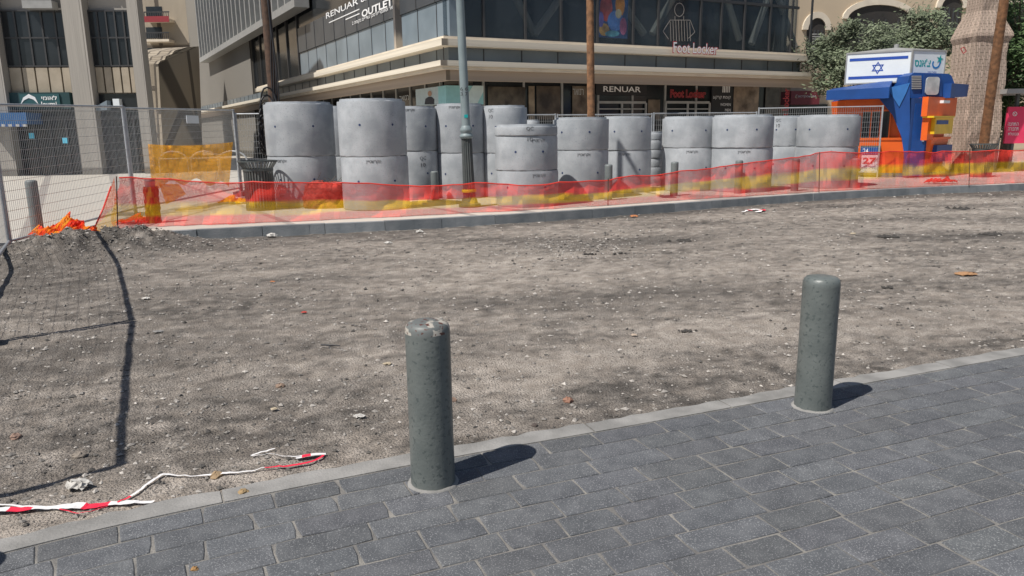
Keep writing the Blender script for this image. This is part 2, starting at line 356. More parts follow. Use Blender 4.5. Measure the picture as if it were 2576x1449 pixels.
while t<3.9:
    s=random.uniform(0,.3)
    while s<SL-.5:
        Lb=random.choice([.30,.33,.36,.33,.27,.40]); g=random.uniform(.002,.0045); g2=random.uniform(.0018,.0042)
        P4=[NC(s+g,t+g2),NC(s+Lb-g,t+g2),NC(s+Lb-g,t+rw-g2),NC(s+g,t+rw-g2)][::-1]
        if P4[0].y>-.5 and abs(P4[0].x)<12:
            k=random.uniform(.87,1.13); b.cur=(k*random.uniform(.98,1.0),k*random.uniform(.99,1.0),k*random.uniform(.99,1.03))
            cen=sum(P4,Vector())/4; z=[random.uniform(-.0015,.002)+.001 for _ in range(4)]
            P4=[p+Vector((random.uniform(-.0015,.0015),random.uniform(-.0015,.0015),0)) for p in P4]
            ring=[]
            for q in range(4):
                A_,B_=P4[q],P4[(q+1)%4]; kk=4 if (B_-A_).length>.2 else 2
                for w_ in range(kk):
                    pp=A_.lerp(B_,w_/kk); zz=z[q]+(z[(q+1)%4]-z[q])*w_/kk
                    if w_: pp=pp+(cen-pp).normalized()*random.uniform(-.001,.003)
                    else: pp=pp+(cen-pp).normalized()*random.choice((0,.002,.003,.004,.012))
                    ring.append((pp,zz))
            n=len(ring)
            lo=[(p.x,p.y,-.02) for p,_ in ring]; mi=[(p.x,p.y,q-.003) for p,q in ring]
            hi=[(*(p+(cen-p).normalized()*.004).xy,q) for p,q in ring]
            b.add(lo+mi+hi,[(i,(i+1)%n,n+(i+1)%n,n+i) for i in range(n)]+[(n+i,n+(i+1)%n,2*n+(i+1)%n,2*n+i) for i in range(n)]+[tuple(range(2*n,3*n))])
        s+=Lb
    t+=rw
tag(b.build('pavement',mt_paver),kind='structure')
# far kerb + plaza
FKs=resample(FK,.1)
for _ in range(40): FKs=[FKs[0]]+[(FKs[i-1]+FKs[i+1])/2*.5+FKs[i]*.5 for i in range(1,len(FKs)-1)]+[FKs[-1]]
FC=curve(FKs,.1); FLn=len(FKs)*.1
st0=next(i for i,p in enumerate(FKs) if p.x>G(330,612,RZ).x)*.1
b=MB(); s=st0
while s<FLn-1.2:
    k=random.uniform(.85,1.2); b.cur=(k,k,k); oz=random.uniform(-.004,.004); oo=random.uniform(-.008,.008)
    for q in range(4):
        a=s+.992*q/4;c=s+.992*(q+1)/4; e0=random.uniform(-.004,.004)
        lo=[FC(c,oo),FC(a,oo),FC(a,-.17),FC(c,-.17)]; hi=[FC(c,-.025+oo+e0),FC(a,-.025+oo+e0),FC(a,-.17),FC(c,-.17)]
        b.hexa([(p.x,p.y,-.15) for p in lo[::-1]]+[(p.x,p.y,.125+oz) for p in hi[::-1]])
    s+=1.0
tag(b.build('kerb_far',mt_kerbf),kind='structure')
PZ=.12
b=MB(); bl=[FC(i*.5,-.172) for i in range(int(FLn/.5))]
pts=[(p.x,p.y,PZ) for p in bl]+[(120,p.y,PZ) for p in bl[-1:]]+[(120,200,PZ),(-120,200,PZ),(-120,bl[0].y,PZ)]
b.add(pts,[tuple(range(len(pts)))])
tag(b.build('plaza_pavement',mt_plaza),kind='structure')
# gravel
b=MB()
def put_stone(x,y,big=1):
    d=dust(x,y)
    if random.random()<d*.7: return
    r=random.choice([.004,.004,.005,.006,.006,.008,.011,.015])*(1+.075*y)*random.uniform(.6,1.1)*big
    k=random.choice([.10,.14,.2,.26,.34,.42,.5])*random.uniform(.8,1.1); b.cur=(k*1.04,k*.96,k*.87)
    b.stone((x,y,rz_(x,y)+r*.2),r)
for i in range(34000):
    y=1.9*(19/1.9)**(random.random()**.85); x=random.uniform(-.8,.85)*(y+.3)
    p=Vector((x,y,0))
    if distline(p,NK)>-.02: continue
    if y>8 and distline(Vector((x,y,RZ)),FK)<0.05: continue
    put_stone(x,y)
for i in range(4500):
    q=random.choice((m0,m1,m2)); put_stone(q.x+random.gauss(0,.9),q.y+random.gauss(0,.6),.9)
for i in range(1500):
    q=G(random.gauss(1450,110),random.gauss(625,18),RZ); put_stone(q.x,q.y,1.0)
tag(b.build('loose_gravel',mt_gravel),'loose dark and beige gravel scattered over the milled road','gravel',kind='stuff')
# ------------------------------------------------------------ near bollards
def bollard(mat,cap,r=.1,h=.77,collar=True):
    root=empty('bollard'); b=MB(); b.lathe([(r*1.02,0),(r*1.01,.1),(r,.3),(r,h-.045)],n=40); b.build('post',mat,root,40)
    b=MB(); b.lathe([(r,h-.045),(r*.985,h-.028),(r*.93,h-.012),(r*.82,h-.002),(r*.6,h+.003),(0.0005,h+.004)],n=40); b.build('cap',cap,root,60)
    if collar:
        b=MB(); b.lathe([(r*1.2,-.004),(r*1.16,.005),(r*1.05,.009),(r*.99,.009)],n=32,jit=.002); b.build('mortar_collar',mt_kerbn,root,60)
    return root
B0=bollard(mt_boll,mt_bolltop,.101,.775)
nb=[(G(1090,1212),'grey green bollard with white and rust worn cap, nearest to the camera'),(G(2044,1022),'chipped grey green bollard with plain cap at the right on the near paving'),
    (G(14,1398)-Vector((.47,.38,0)),'near bollard just outside the left edge, only its shadow shows')]
for i,(p,l) in enumerate(nb):
    o=B0 if i==0 else copy_tree(B0); o.location=(p.x,p.y,0); o.rotation_euler.z=i*1.3; tag(o,l,'bollard','bollards along the near pavement edge')
    if i:
        for c in o.children:
            if c.name.startswith('cap'): c.data=c.data.copy(); c.data.materials[0]=mt_boll
# far bollards
BF=bollard(mt_bollfar,mt_bollfar,.085,.8,False)
fb=[(97,588,1.05,'grey bollard on the plaza behind the leftmost wire fence panel'),(1095,503,.8,'far bollard left of the lamp post foot, behind the red netting'),(1358,508,.8,'far bollard in front of the short capped ring stack'),
    (1530,503,.95,'far bollard between the short capped stack and the dark gap, standing upright'),(1695,492,.95,'far bollard in front of the stack right of the small collars'),(1856,486,.95,'far bollard in front of the widest right hand ring stack'),(1998,480,.95,'far bollard between the two rightmost front ring stacks'),(2147,473,.9,'far bollard next to the left corner of the kiosk')]
for i,(x,y,k,l) in enumerate(fb):
    o=BF if i==0 else copy_tree(BF); p=G(x,y,PZ); o.location=(p.x,p.y,PZ); o.scale=(1,1,k); tag(o,l,'bollard','bollards along the far kerb')
o=copy_tree(BF); p=G(388,560,PZ); o.location=(p.x,p.y,PZ); o.scale=(1.0,1.0,.95); tag(o,'short bollard wrapped in red and yellow netting left of the litter bin','bollard','bollards along the far kerb')
b=MB()
n=24; R_w=[[.105+.025*random.random() for k in range(n)] for j in range(8)]
for j in range(7):
    for k in range(n):
        b.cur=(.4,.07,.04) if N_(k*.3,j*.5,3)<.1 else (.5,.3,.04)
        t0,t1=2*math.pi*k/n,2*math.pi*(k+1)/n
        z0,z1=PZ+.09*j,PZ+.09*j+.09; a0,a1,a2_,a3=R_w[j][k],R_w[j][(k+1)%n],R_w[j+1][(k+1)%n],R_w[j+1][k]
        b.add([(p.x+a0*math.cos(t0),p.y+a0*math.sin(t0),z0),(p.x+a1*math.cos(t1),p.y+a1*math.sin(t1),z0),(p.x+a2_*math.cos(t1),p.y+a2_*math.sin(t1),z1),(p.x+a3*math.cos(t0),p.y+a3*math.sin(t0),z1)],[(0,1,2,3)])
tag(b.build('netting_wrap',mt_net2),'red and yellow netting wound round the short far bollard','netting')
# ------------------------------------------------------------ concrete rings
def ring(xc,y,wid,segs,desc,i):
    base=G(xc,segs[-1],PZ); zc=(base-CO).dot(fw); r=wid/2/F*(zc+.6)
    dr=Vector((base.x,base.y,0)).normalized(); cen=base+dr*r; Yf=base.y
    zs=[P(xc,q,Yf).z for q in segs]; zs[-1]=PZ
    names={2:['upper','lower'],3:['top collar','middle','lowest']}.get(len(segs)-1,None) or ['%s from top'%['first','second','third','fourth','fifth','sixth'][k] for k in range(len(segs)-1)]
    rot=math.atan2(-dr.y,-dr.x)
    for k in range(len(segs)-1):
        z1,z0=zs[k],zs[k+1]; h=z1-z0-.006; dx,dy=(random.uniform(-.02,.02),random.uniform(-.015,.015)) if k<len(segs)-2 else (0,0)
        b=MB(); th=.11*r/.68; lip=.05 if k==0 else .0
        b.lathe([(r-.02,0),(r-.004,.012),(r,.03),(r,h*.5),(r,h-.05-lip*.3),(r-.006,h-.03-lip*.3)]+([(r-.05,h-.026-lip*.3),(r-.055,h)] if lip else [(r-.01,h)])+[(r-th,h),(r-th,0),(r-.02,0)],n=56,jit=.0035)
        o=b.build('concrete_ring',mt_conc,None,35); o.location=(cen.x+dx,cen.y+dy,z0); o.rotation_euler.z=random.uniform(-.04,.04)
        tag(o,('%s concrete ring, %s'%(names[k],desc)),'concrete ring','stacked concrete manhole rings')
        if r>.4:
            for da in (-.55+random.uniform(-.2,.2),.5+random.uniform(-.2,.2)):
                if h<.4: continue
                a=rot+da; q=MB(); pc=Vector((math.cos(a),math.sin(a),0)); zz=h*.55
                q.tube(pc*(r-.02)+Vector((0,0,zz)),pc*(r+.004)+Vector((0,0,zz)),.024,.022,12); q.build('lifting_plug',mt_plug,o,world=False)
            def wrap(s,a0,zt,hh,ww):
                vs,fs=text_mesh(s,.01); q=MB(); q.add([((r+.004)*math.cos(a0+(x-.5)*ww/r),(r+.004)*math.sin(a0+(x-.5)*ww/r),zt+yy*hh) for x,yy in vs],fs); q.build('stencil_writing',mt_sten,o,world=False)
            rr=random.Random(i*7+k)
            if k>0 and i in (0,1,6,7,8,9,10) and h>.3: wrap(heb('אקרשטיין'),rot+(-.65 if i==0 else .38 if i==6 else rr.uniform(-.1,.35)),h-.13,.075,.28)
            if i in (4,11) and k==0 : wrap('QC',rot+(-.6 if i==4 else -.35),h-.16,.085,.14); wrap('10',rot+(-.6 if i==4 else -.35),h-.29,.085,.1)
            if i==6 and k==0: wrap('QC',rot+.15,h-.13,.08,.14)
            if i==6 and k==1: wrap('10',rot+.1,h-.10,.08,.1)
            if i==2 and k==1: wrap('QC',rot+.3,h-.2,.09,.15); wrap('10',rot+.3,h-.34,.09,.11)
            if i in (3,2) and k==0: wrap(heb('אקרשטיין'),rot-.2,h-.13,.07,.26)
    return
stacks=[(768,0,166,(253,393,521),'leftmost tall stack beside the litter bin'),
 (949,0,165,(245,394,530),'tallest wide stack, second from the left'),
 (1050,0,112,(265,380,503),'stack partly hidden right of the tallest one'),
 (1162,0,120,(258,385,500),'stack directly behind the lamp post'),
 (1272,0,112,(263,385,497),'stack behind and left of the short capped one'),
 (858,0,90,(265,392,490),'far stack in the slit between the two leftmost ones'),
 (1327,0,155,(311,341,430,522),'short capped stack in the middle'),
 (1460,0,137,(293,378,503),'stack right of the short capped one'),
 (1575,0,120,(290,378,485),'stack left of the small flat collars'),
 (1728,0,130,(291,372,481),'stack just right of the small flat collars'),
 (1861,0,148,(287,372,484),'wide stack, third from the right'),
 (1966,0,98,(290,368,466),'stack half hidden left of the rightmost one'),
 (2071,0,147,(287,370,474),'rightmost stack nearest the kiosk'),
 (1642,0,44,(330,352,376,398,420,442,468),'slim pile of flat small collars'),
 (1342,0,34,(300,330,470),'slim pile behind the short capped stack')]
for i,a in enumerate(stacks): ring(*a,i)
# ------------------------------------------------------------ lamp post
lp=G(1182,520,PZ); root=empty('lamp_post',(lp.x,lp.y,PZ)); tag(root,'tall grey green street lamp post with dark fluted cast base','lamp post')
zz=lambda y:P(1180,y,lp.y).z-PZ
b=MB(); b.lathe([(.22,0),(.22,.06),(.17,.08),(.155,.14),(.14,.18)],n=24); b.build('base_plinth',mt_cast,root,40,world=False)
b=MB(); h1=zz(348); n=32
prof=[(.125,.18),(.112,h1*.6),(.104,h1)]
vs=[];fs=[]
for r,z in prof:
    for k in range(n): q=r*(1 if k%2 else .85); t=2*math.pi*k/n; vs.append((q*math.cos(t),q*math.sin(t),z))
for j in range(2):
    for k in range(n): fs.append((j*n+k,j*n+(k+1)%n,(j+1)*n+(k+1)%n,(j+1)*n+k))
b.add(vs,fs); b.build('fluted_base',mt_cast,root,world=False)
b=MB(); b.lathe([(.104,h1),(.14,h1+.03),(.14,h1+.06),(.1,h1+.1),(.125,h1+.15),(.125,h1+.18),(.086,h1+.25)],n=24); b.build('collar',mt_pole,root,50,world=False)
b=MB(); b.lathe([(.086,h1+.2),(.084,2.6),(.075,4.5),(.06,8)],n=24); b.build('pole',mt_pole,root,60,world=False)
b=MB(); b.tube((0,0,8),(0,-1.6,8.6),.05,.04,12); b.box((0,-1.9,8.62),(.3,.7,.12)); b.build('lamp_arm',mt_pole,root,world=False)
b=MB(); b.lathe([(.145,.3),(.15,.33),(.145,.36)],n=20); b.build('yellow_band',mt_yellow,root,world=False)
lf=FR_((lp.x,lp.y,0),(1,0,0))
text('6 6','number_mark',mt_black,lf,-.07,.07,P(1165,228,lp.y).z,P(1165,222,lp.y).z+.02,.095,root)
text('3 7','number_mark',mt_black,lf,-.07,.07,P(1165,241,lp.y).z,P(1165,235,lp.y).z+.02,.095,root)
b=MB(); b.fbox(lf,-.02,.05,.082,.090,P(1165,296,lp.y).z,P(1165,288,lp.y).z); b.build('sticker',mt_teal,root)
root.rotation_euler=(0,R_(-1.3),0)
# wooden poles
def wpole(x0,y0,x1,y1,Y0,Y1,wpx,label,mat=None):
    a=P(x0,y0,Y0); c=P(x1,y1,Y1); d=(c-a).normalized(); a2=a-d*((a.z-PZ)/d.z); c2=a2+d*9.5/d.z; r=wpx/2/F*Y0
    root=empty('utility_pole',a2); tag(root,label,'utility pole'); b=MB(); k=14
    rs=[r*(1.05-.02*i)*random.uniform(.985,1.015) for i in range(k+1)]
    for i in range(k): b.tube(a2.lerp(c2,i/k),a2.lerp(c2,(i+1)/k),rs[i],rs[i+1],14,i in(0,k-1))
    b.build('shaft',mat or mt_wood,root,60); return root,a2,c2,r
wpole(1487,285,1484,0,19.5,19.5,19,'orange brown wooden pole rising behind the middle ring stacks')
W1,a2,c2,r=wpole(688,250,668,0,18.3,18.3,24,'dark wooden pole with black cables left of the ring stacks',mt_woodd)
b=MB()
for k in range(4):
    off=.10+.035*k; pts=[]
    for t in range(26):
        q=a2.lerp(c2,t/25); pts.append(q+Vector((off*.8+.04*math.sin(t*.7+k),-.16-.02*k,0)))
    b.path(pts,.018,6)
b.build('cable_run',mt_black,W1)
b=MB()
cc0=P(668,330,17.9)
for k in range(6):
    cx=cc0+Vector((.03*k-.06,.02*k,.1*k-.2)); R0=.22+.05*k
    b.path([cx+Vector((R0*.45*math.cos(t),.06*math.sin(3*t+k),R0*1.5*math.sin(t))) for t in [2*math.pi*j/20 for j in range(21)]],.022,6)
tag(b.build('cable_coil',mt_black),'black cables coiled against the dark wooden pole','cable')
wpole(2478,338,2526,0,23.5,22.5,22,'leaning brown wooden pole at the far right')
# ------------------------------------------------------------ wire fence panels
def heras(p0,p1,h,label,step=.045,wr=.0022,hs=.14,foot=True,z0=None,z1=None,pr=.021,rr=.016):
    z0=p0.z if z0 is None else z0; z1=p1.z if z1 is None else z1
    root=empty('fence_panel',(p0.x,p0.y,z0)); tag(root,label,'fence panel','temporary wire fence panels')
    a=Vector((p0.x,p0.y,z0)); c=Vector((p1.x,p1.y,z1)); d=c-a; L=d.length; n=d.normalized(); side=Vector((-n.y,n.x,0)).normalized(); U=Vector((0,0,1))
    e=n*.03
    for q in (a+e,c-e): b=MB(); b.tube(q+U*.05,q+U*h,pr,n=10); b.build('post',mt_galv,root,60)
    b=MB(); b.tube(a+e+U*(h-.03),c-e+U*(h-.03),rr,n=8); b.build('top_rail',mt_galv,root,60)
    b=MB(); b.tube(a+e+U*.2,c-e+U*.2,rr,n=8); b.build('bottom_rail',mt_galv,root,60)
    b=MB(); k=int(L/step)
    for i in range(1,k): q=a+n*(L*i/k); b.tube(q+U*.2,q+U*(h-.03),wr,n=3,caps=False)
    z=.2
    while z<h-.05: b.tube(a+U*z+side*.004,c+U*z+side*.004,wr*1.2,n=3,caps=False); z+=hs
    b.build('wire_infill',mt_galv,root)
    if foot:
        b=MB(); b.box((a.x,a.y,z0+.06),(.62,.22,.12),math.atan2(side.y,side.x)); b.build('foot',mt_kerbf,root)
    return root
q2=G(28,642,RZ); q3=G(342,550,.05)
q0=Vector((-3.05,2.7,RZ)); q1=Vector((-4.5,5.75,RZ))
heras(q0,q1,2.0,'wire fence panel just outside the frame at lower left, known by its shadow',wr=.0013,step=.06,pr=.024,rr=.024)
heras(q1,q2,2.0,'wire fence panel outside the left edge casting a mesh shadow on the road',wr=.0017,step=.055,pr=.024,rr=.024)
heras(q2,q3,(P(310,264,q3.y).z-.05),'nearest visible wire fence panel at the far left',wr=.003,pr=.025,rr=.02)
q4=G(607,492,PZ)
heras(q3,q4,P(590,274,q4.y).z-PZ,'wire fence panel carrying the orange hanging sheet',wr=.003,pr=.026,rr=.02)
bk=[q4]+[Vector((P(x,400,Y).x,Y,PZ)) for x,Y in ((860,18.9),(1130,20),(1400,20.8),(1640,21.5),(1900,22.2),(2213,21.6))]
bl_=['behind the leftmost ring stacks','behind the tallest ring stack and lamp post','behind the short capped ring stack','behind the small flat collars','behind the right hand ring stacks','ending in front of the kiosk window']
for i in range(6):
    hh=P([860,1130,1400,1640,1900,2213][i],[280,283,285,284,280,264][i],bk[i+1].y).z-PZ
    heras(bk[i],bk[i+1],hh,'wire fence panel '+bl_[i],step=.06,wr=.003)
ff=FR_(q3,(q4-q3)); 
b=MB(); pxbox(b,ff,470,290,500,310,.03,.04); tag(b.build('notice_plate',mt_signw),'small white notice plate wired to the fence above the orange sheet','sign')
b=MB(); nx,ny=44,14
g=[]
for j in range(ny+1):
    for i in range(nx+1):
        s=i/nx; t=j/ny
        yt=362+(357-362)*s+6*math.sin(s*math.pi); yb=470-14*math.sin(s*3)+ (8*math.sin(s*19) )
        py=yt+(yb-yt)*t; px=372+214*s+10*t*(1-2*s)
        d=.1+.09*N_(s*7,t*2,0)+.04*N_(s*20,t*5,0); u,z=ff.at(px,py,d); g.append((ff.p(u,z,d),(s*3.2,t*1.1)))
for j in range(ny):
    for i in range(nx):
        k=[j*(nx+1)+i,j*(nx+1)+i+1,(j+1)*(nx+1)+i+1,(j+1)*(nx+1)+i]; v=random.uniform(.88,1.05); b.cur=(.95*v,.46*v,.05*v)
        b.add([g[q][0] for q in k],[(0,1,2,3)],[g[q][1] for q in k])
g=[]
for j in range(7):
    for i in range(7):
        s=i/6;t=j/6; u,z=ff.at(400+50*s+18*t,462+52*t*(1-.5*s),.1+.05*N_(s*5,t*4,3)); g.append((ff.p(u,z,.1+.05*N_(s*5,t*4,3)),(s*.7,t*.6)))
for j in range(6):
    for i in range(6):
        k=[j*7+i,j*7+i+1,(j+1)*7+i+1,(j+1)*7+i]; b.cur=(.95,.46,.05); b.add([g[q][0] for q in k],[(0,1,2,3)],[g[q][1] for q in k])
tag(b.build('hanging_net_sheet',net_mat('orange_sheet_net',.08,.55)),'faded orange net sheet hanging on the wire fence panel','netting')
for k,(x,l) in enumerate(((440,'left steel bicycle hoop on the plaza behind the orange sheet'),(520,'middle steel bicycle hoop on the plaza behind the orange sheet'),(588,'right steel bicycle hoop on the plaza behind the fence'))):
    p=G(x,440,PZ); b=MB(); b.path([p+Vector((.55*math.cos(t),0,.55+.35*math.sin(t))) for t in [math.pi*j/10 for j in range(11)]],.03,6); b.tube(p+Vector((-.55,0,0)),p+Vector((-.55,0,.55)),.03,n=6); b.tube(p+Vector((.55,0,0)),p+Vector((.55,0,.55)),.03,n=6)
    tag(b.build('bicycle_hoop',mt_galv),l,'bicycle rack','bicycle hoops on the plaza')
# ------------------------------------------------------------ long safety net
def netribbon(name,base,label,colf,folds=.05):
    B=[];T=[]
    for x,y,xt,yt in base:
        p=G(x,y,PZ); t=P(xt,yt,p.y); B.append(p+Vector((0,0,.01))); T.append(t)
    BB=[];TT=[];UU=[0]
    for i in range(len(B)-1):
        n=max(2,int((B[i+1]-B[i]).length/.1))
        for k in range(n): BB.append(B[i].lerp(B[i+1],k/n)); TT.append(T[i].lerp(T[i+1],k/n))
    BB.append(B[-1]);TT.append(T[-1])
    for i in range(1,len(BB)): UU.append(UU[-1]+(BB[i]-BB[i-1]).length)
    nv=16; vs=[];uv=[];cl=[]
    for i in range(len(BB)):
        for j in range(nv+1):
            t=j/nv; p=BB[i].lerp(TT[i],t); w_=N_(UU[i]*1.4,t*1.5,2)*folds*2.4+N_(UU[i]*5,t*3,6)*folds*1.6; p=p+Vector((.3*w_,w_,0))
            p.z+=(.05*N_(UU[i]*.9,7,t)+.03*N_(UU[i]*3,7,t*2))*t
            vs.append(p); uv.append((UU[i]+.05*N_(UU[i]*2,t*3,1),t*(TT[i]-BB[i]).length+.04*N_(UU[i]*2,t*3,8))); cl.append(colf(UU[i]/UU[-1],t,UU[i]))
    b=MB()
    for i in range(len(BB)-1):
        for j in range(nv):
            k=[i*(nv+1)+j,(i+1)*(nv+1)+j,(i+1)*(nv+1)+j+1,i*(nv+1)+j+1]; b.cur=[cl[q] for q in k]
            b.add([vs[q] for q in k],[(0,1,2,3)],[uv[q] for q in k])
    o=tag(b.build(name,mt_net,smooth=180),label,'netting')
    b=MB(); b.cur=(.8,.05,.03)
    b.path([vs[i*(nv+1)+nv] for i in range(0,len(BB),2)],.012,5); b.build('top_cord',mt_any,o)
    return o
RED=(.95,.07,.05); YEL=(.95,.58,.03); ORG=(.95,.16,.02)
def cf(s,t,u):
    n_=.07*N_(u*.5,t,4)+.04*N_(u*1.6,t*2,4)
    if s<.62: c=.36+.1*s
    else: c=.42+.2*(s-.62)/.38
    t2=t+n_; v=1+.25*N_(u*3.5,t*5,11)
    e=abs(t2-c)/.15; k=max(0,min(1,(1.15-e)/.25))
    return tuple((RED[q]*(1-k)+YEL[q]*k)*v for q in range(3))
bt=[(290,578,292,447),(400,570,400,452),(520,566,520,455),(640,562,640,457),(760,557,760,458),(900,550,900,462),(1010,545,1010,466),(1150,538,1150,465),(1290,531,1290,463),(1420,524,1420,459),(1530,517,1530,452),(1640,509,1640,441),(1790,499,1790,421),(1930,491,1930,404),(2062,482,2062,386),(2200,476,2200,381),(2330,470,2330,383),(2440,465,2440,379),(2576,460,2576,377),(2800,452,2800,380)]
netribbon('safety_net',bt,'long red and yellow plastic safety net strung along the far kerb',cf)
netribbon('safety_net',[(205,600,226,594),(235,592,250,550),(262,586,272,500),(290,580,292,447)],'red and orange net end rising steeply from the ground heap',lambda s,t,u:ORG if t>.5 else YEL,.02)
mt_rust=M('rust_bar',(.1,.05,.03))
for i,(x,yb,yt) in enumerate(((293,582,447),(1010,520,466),(2062,484,386),(2440,468,377),(1530,517,452))):
    a=G(x,yb,PZ)+Vector((0,.04,0)); tp=P(x,yt-4,a.y); b=MB(); b.tube(a,tp,.009,n=6)
    tag(b.build('net_stake',mt_rust),['thin steel stake at the left end of the safety net','thin steel stake right of the tallest ring stack','thin steel stake in front of the rightmost stacks','thin steel stake before the right hand litter bin','thin steel stake beside an upright far bollard'][i],'stake','stakes holding up the safety net')
def heap(name,c,rx,ry,rzz,cols,label,mat=mt_net2,n=44):
    b=MB(); vs=[];uv=[];cl=[]
    for j in range(n+1):
        for i in range(n+1):
            x=-1+2*i/n;y=-1+2*j/n; e=max(0,1-(x*x+y*y)*.9)
            w_=N_(x*1.6+c.x,y*1.6,1); w2=N_(x*4,y*4+c.x,5); w3=N_(x*9,y*9+c.x,5)
            vs.append((c.x+rx*(x+.15*w_+.12*w3),c.y+ry*(y+.25*w2),c.z+rzz*(e**.5*(.45+.5*w_+.3*w2+.22*w3))+.012)); uv.append((x*rx*1.6,y*ry*2.2))
            q=N_(x*3.5+c.x,y*3.5,9); k=max(0,min(1,.45+q*3)); v=1+.5*w3; cl.append(tuple((cols[0][z]*(1-k)+cols[1][z]*k)*v for z in range(3)))
    for j in range(n):
        for i in range(n):
            k=[j*(n+1)+i,j*(n+1)+i+1,(j+1)*(n+1)+i+1,(j+1)*(n+1)+i]
            b.cur=[cl[q] for q in k]
            if (i/n*2-1)**2+(j/n*2-1)**2>.95+.25*N_(i*.3,j*.3,2): continue
            b.add([vs[m_] for m_ in k],[(0,1,2,3)],[uv[m_] for m_ in k])
    return tag(b.build(name,mat,smooth=180),label,'netting')
p=G(160,598,.08); heap('net_heap',p,.50,.42,.40,((.9,.06,.03),(.92,.36,.03)),'crumpled heap of orange and yellow netting on the gravel mound')
p=G(235,602,.10); heap('net_heap',p,.36,.3,.2,((.92,.05,.03),(.92,.12,.03)),'flat red orange net fold at the foot of the rising net end')
p=G(345,560,PZ); heap('net_heap',p,.35,.3,.16,(RED,RED),'small red net bundle at the foot of the fence post')
p=G(2365,462,PZ); heap('net_heap',p,.42,.2,.25,((.8,.15,.13),RED),'pink red net bundle at the kiosk kerb')
p=G(590,512,PZ); heap('net_heap',p,.4,.2,.2,(YEL,YEL),'yellow net bundle on the ground left of the litter bin')
p=G(818,523,PZ); b=MB(); n=40; m_=18; vs=[]
for j in range(m_+1):
    t=j/m_; rr=.40*(1-.35*max(0,t-.7)/.3-.0) if t<.98 else .02
    for k in range(n):
        a=2*math.pi*k/n; q=rr*(1+.22*N_(math.cos(a)*1.6,math.sin(a)*1.6,t*2)+.16*N_(math.cos(a)*5,math.sin(a)*5,t*7)); vs.append((p.x+q*math.cos(a)*1.05,p.y+.05+q*math.sin(a)*.5,PZ+.52*min(t*1.1,1)+.09*N_(math.cos(a)*2,math.sin(a)*2,5)*t))
fs=[(j*n+k,j*n+(k+1)%n,(j+1)*n+(k+1)%n,(j+1)*n+k) for j in range(m_) for k in range(n)]
b.cur=(.38,.07,.05); b.add(vs,fs)
tag(b.build('net_bundle',M('dark_red_mesh_bundle',(1,1,1),(.3,.25,.25),scale=16,attr=True,bump=1,bscale=26),smooth=180),'dark red bundle lying before the two leftmost stacks','netting')
b=MB()
for k in range(9): a=p+Vector((random.uniform(-.35,.35),.0,.45)); b.tube(a,a+Vector((random.uniform(-.3,.3),random.uniform(-.1,.1),random.uniform(.05,.28))),.007,.004,4)
tag(b.build('twigs',mt_bark),'dry twigs sticking out of the dark red bundle','twigs')
# ------------------------------------------------------------ litter bins
def litter_bin():
    root=empty('litter_bin'); b=MB(); n=30
    for k in range(n):
        t=2*math.pi*k/n
        a=Vector((.27*math.cos(t),.27*math.sin(t),.06)); c=Vector((.27*math.cos(t),.27*math.sin(t),.78)); b.tube(a,c,.02,n=4)
    b.build('slats',mt_bin,root,world=False)
    b=MB(); b.lathe([(.0005,.05),(.25,.05),(.25,.8),(.24,.8),(.24,.1)],n=28); b.build('body',mt_bin,root,40,world=False)
    b=MB()
    for k in range(n):
        t=2*math.pi*k/n; b.tube((.27*math.cos(t),.27*math.sin(t),.82),(.37*math.cos(t),.37*math.sin(t),.97),.014,n=4)
    b.build('flared_rim_bars',mt_bin,root,world=False)
    b=MB(); b.lathe([(.275,.78),(.295,.78),(.295,.83),(.275,.83),(.275,.78)],n=28); b.lathe([(.355,.96),(.385,.96),(.385,.985),(.355,.985),(.355,.96)],n=28); b.build('hoop',mt_cast,root,world=False)
    b=MB(); b.lathe([(.29,0),(.29,.06),(.2,.06)],n=24); b.build('foot_ring',mt_cast,root,world=False)
    return root
LB=litter_bin(); p=G(645,531,PZ); LB.location=(p.x,p.y+.3,PZ); 
sc=(P(640,405,p.y).z-PZ)/.98; LB.scale=(sc,sc,sc); tag(LB,'dark metal litter bin with flared rim left of the ring stacks','litter bin','litter bins')
o=copy_tree(LB); p=G(2482,446,PZ); o.location=(p.x,p.y+.3,PZ); sc=(P(2482,362,p.y).z-PZ)/.98; o.scale=(sc,sc,sc); tag(o,'dark litter bin right of the kiosk before the graffiti wall','litter bin','litter bins')
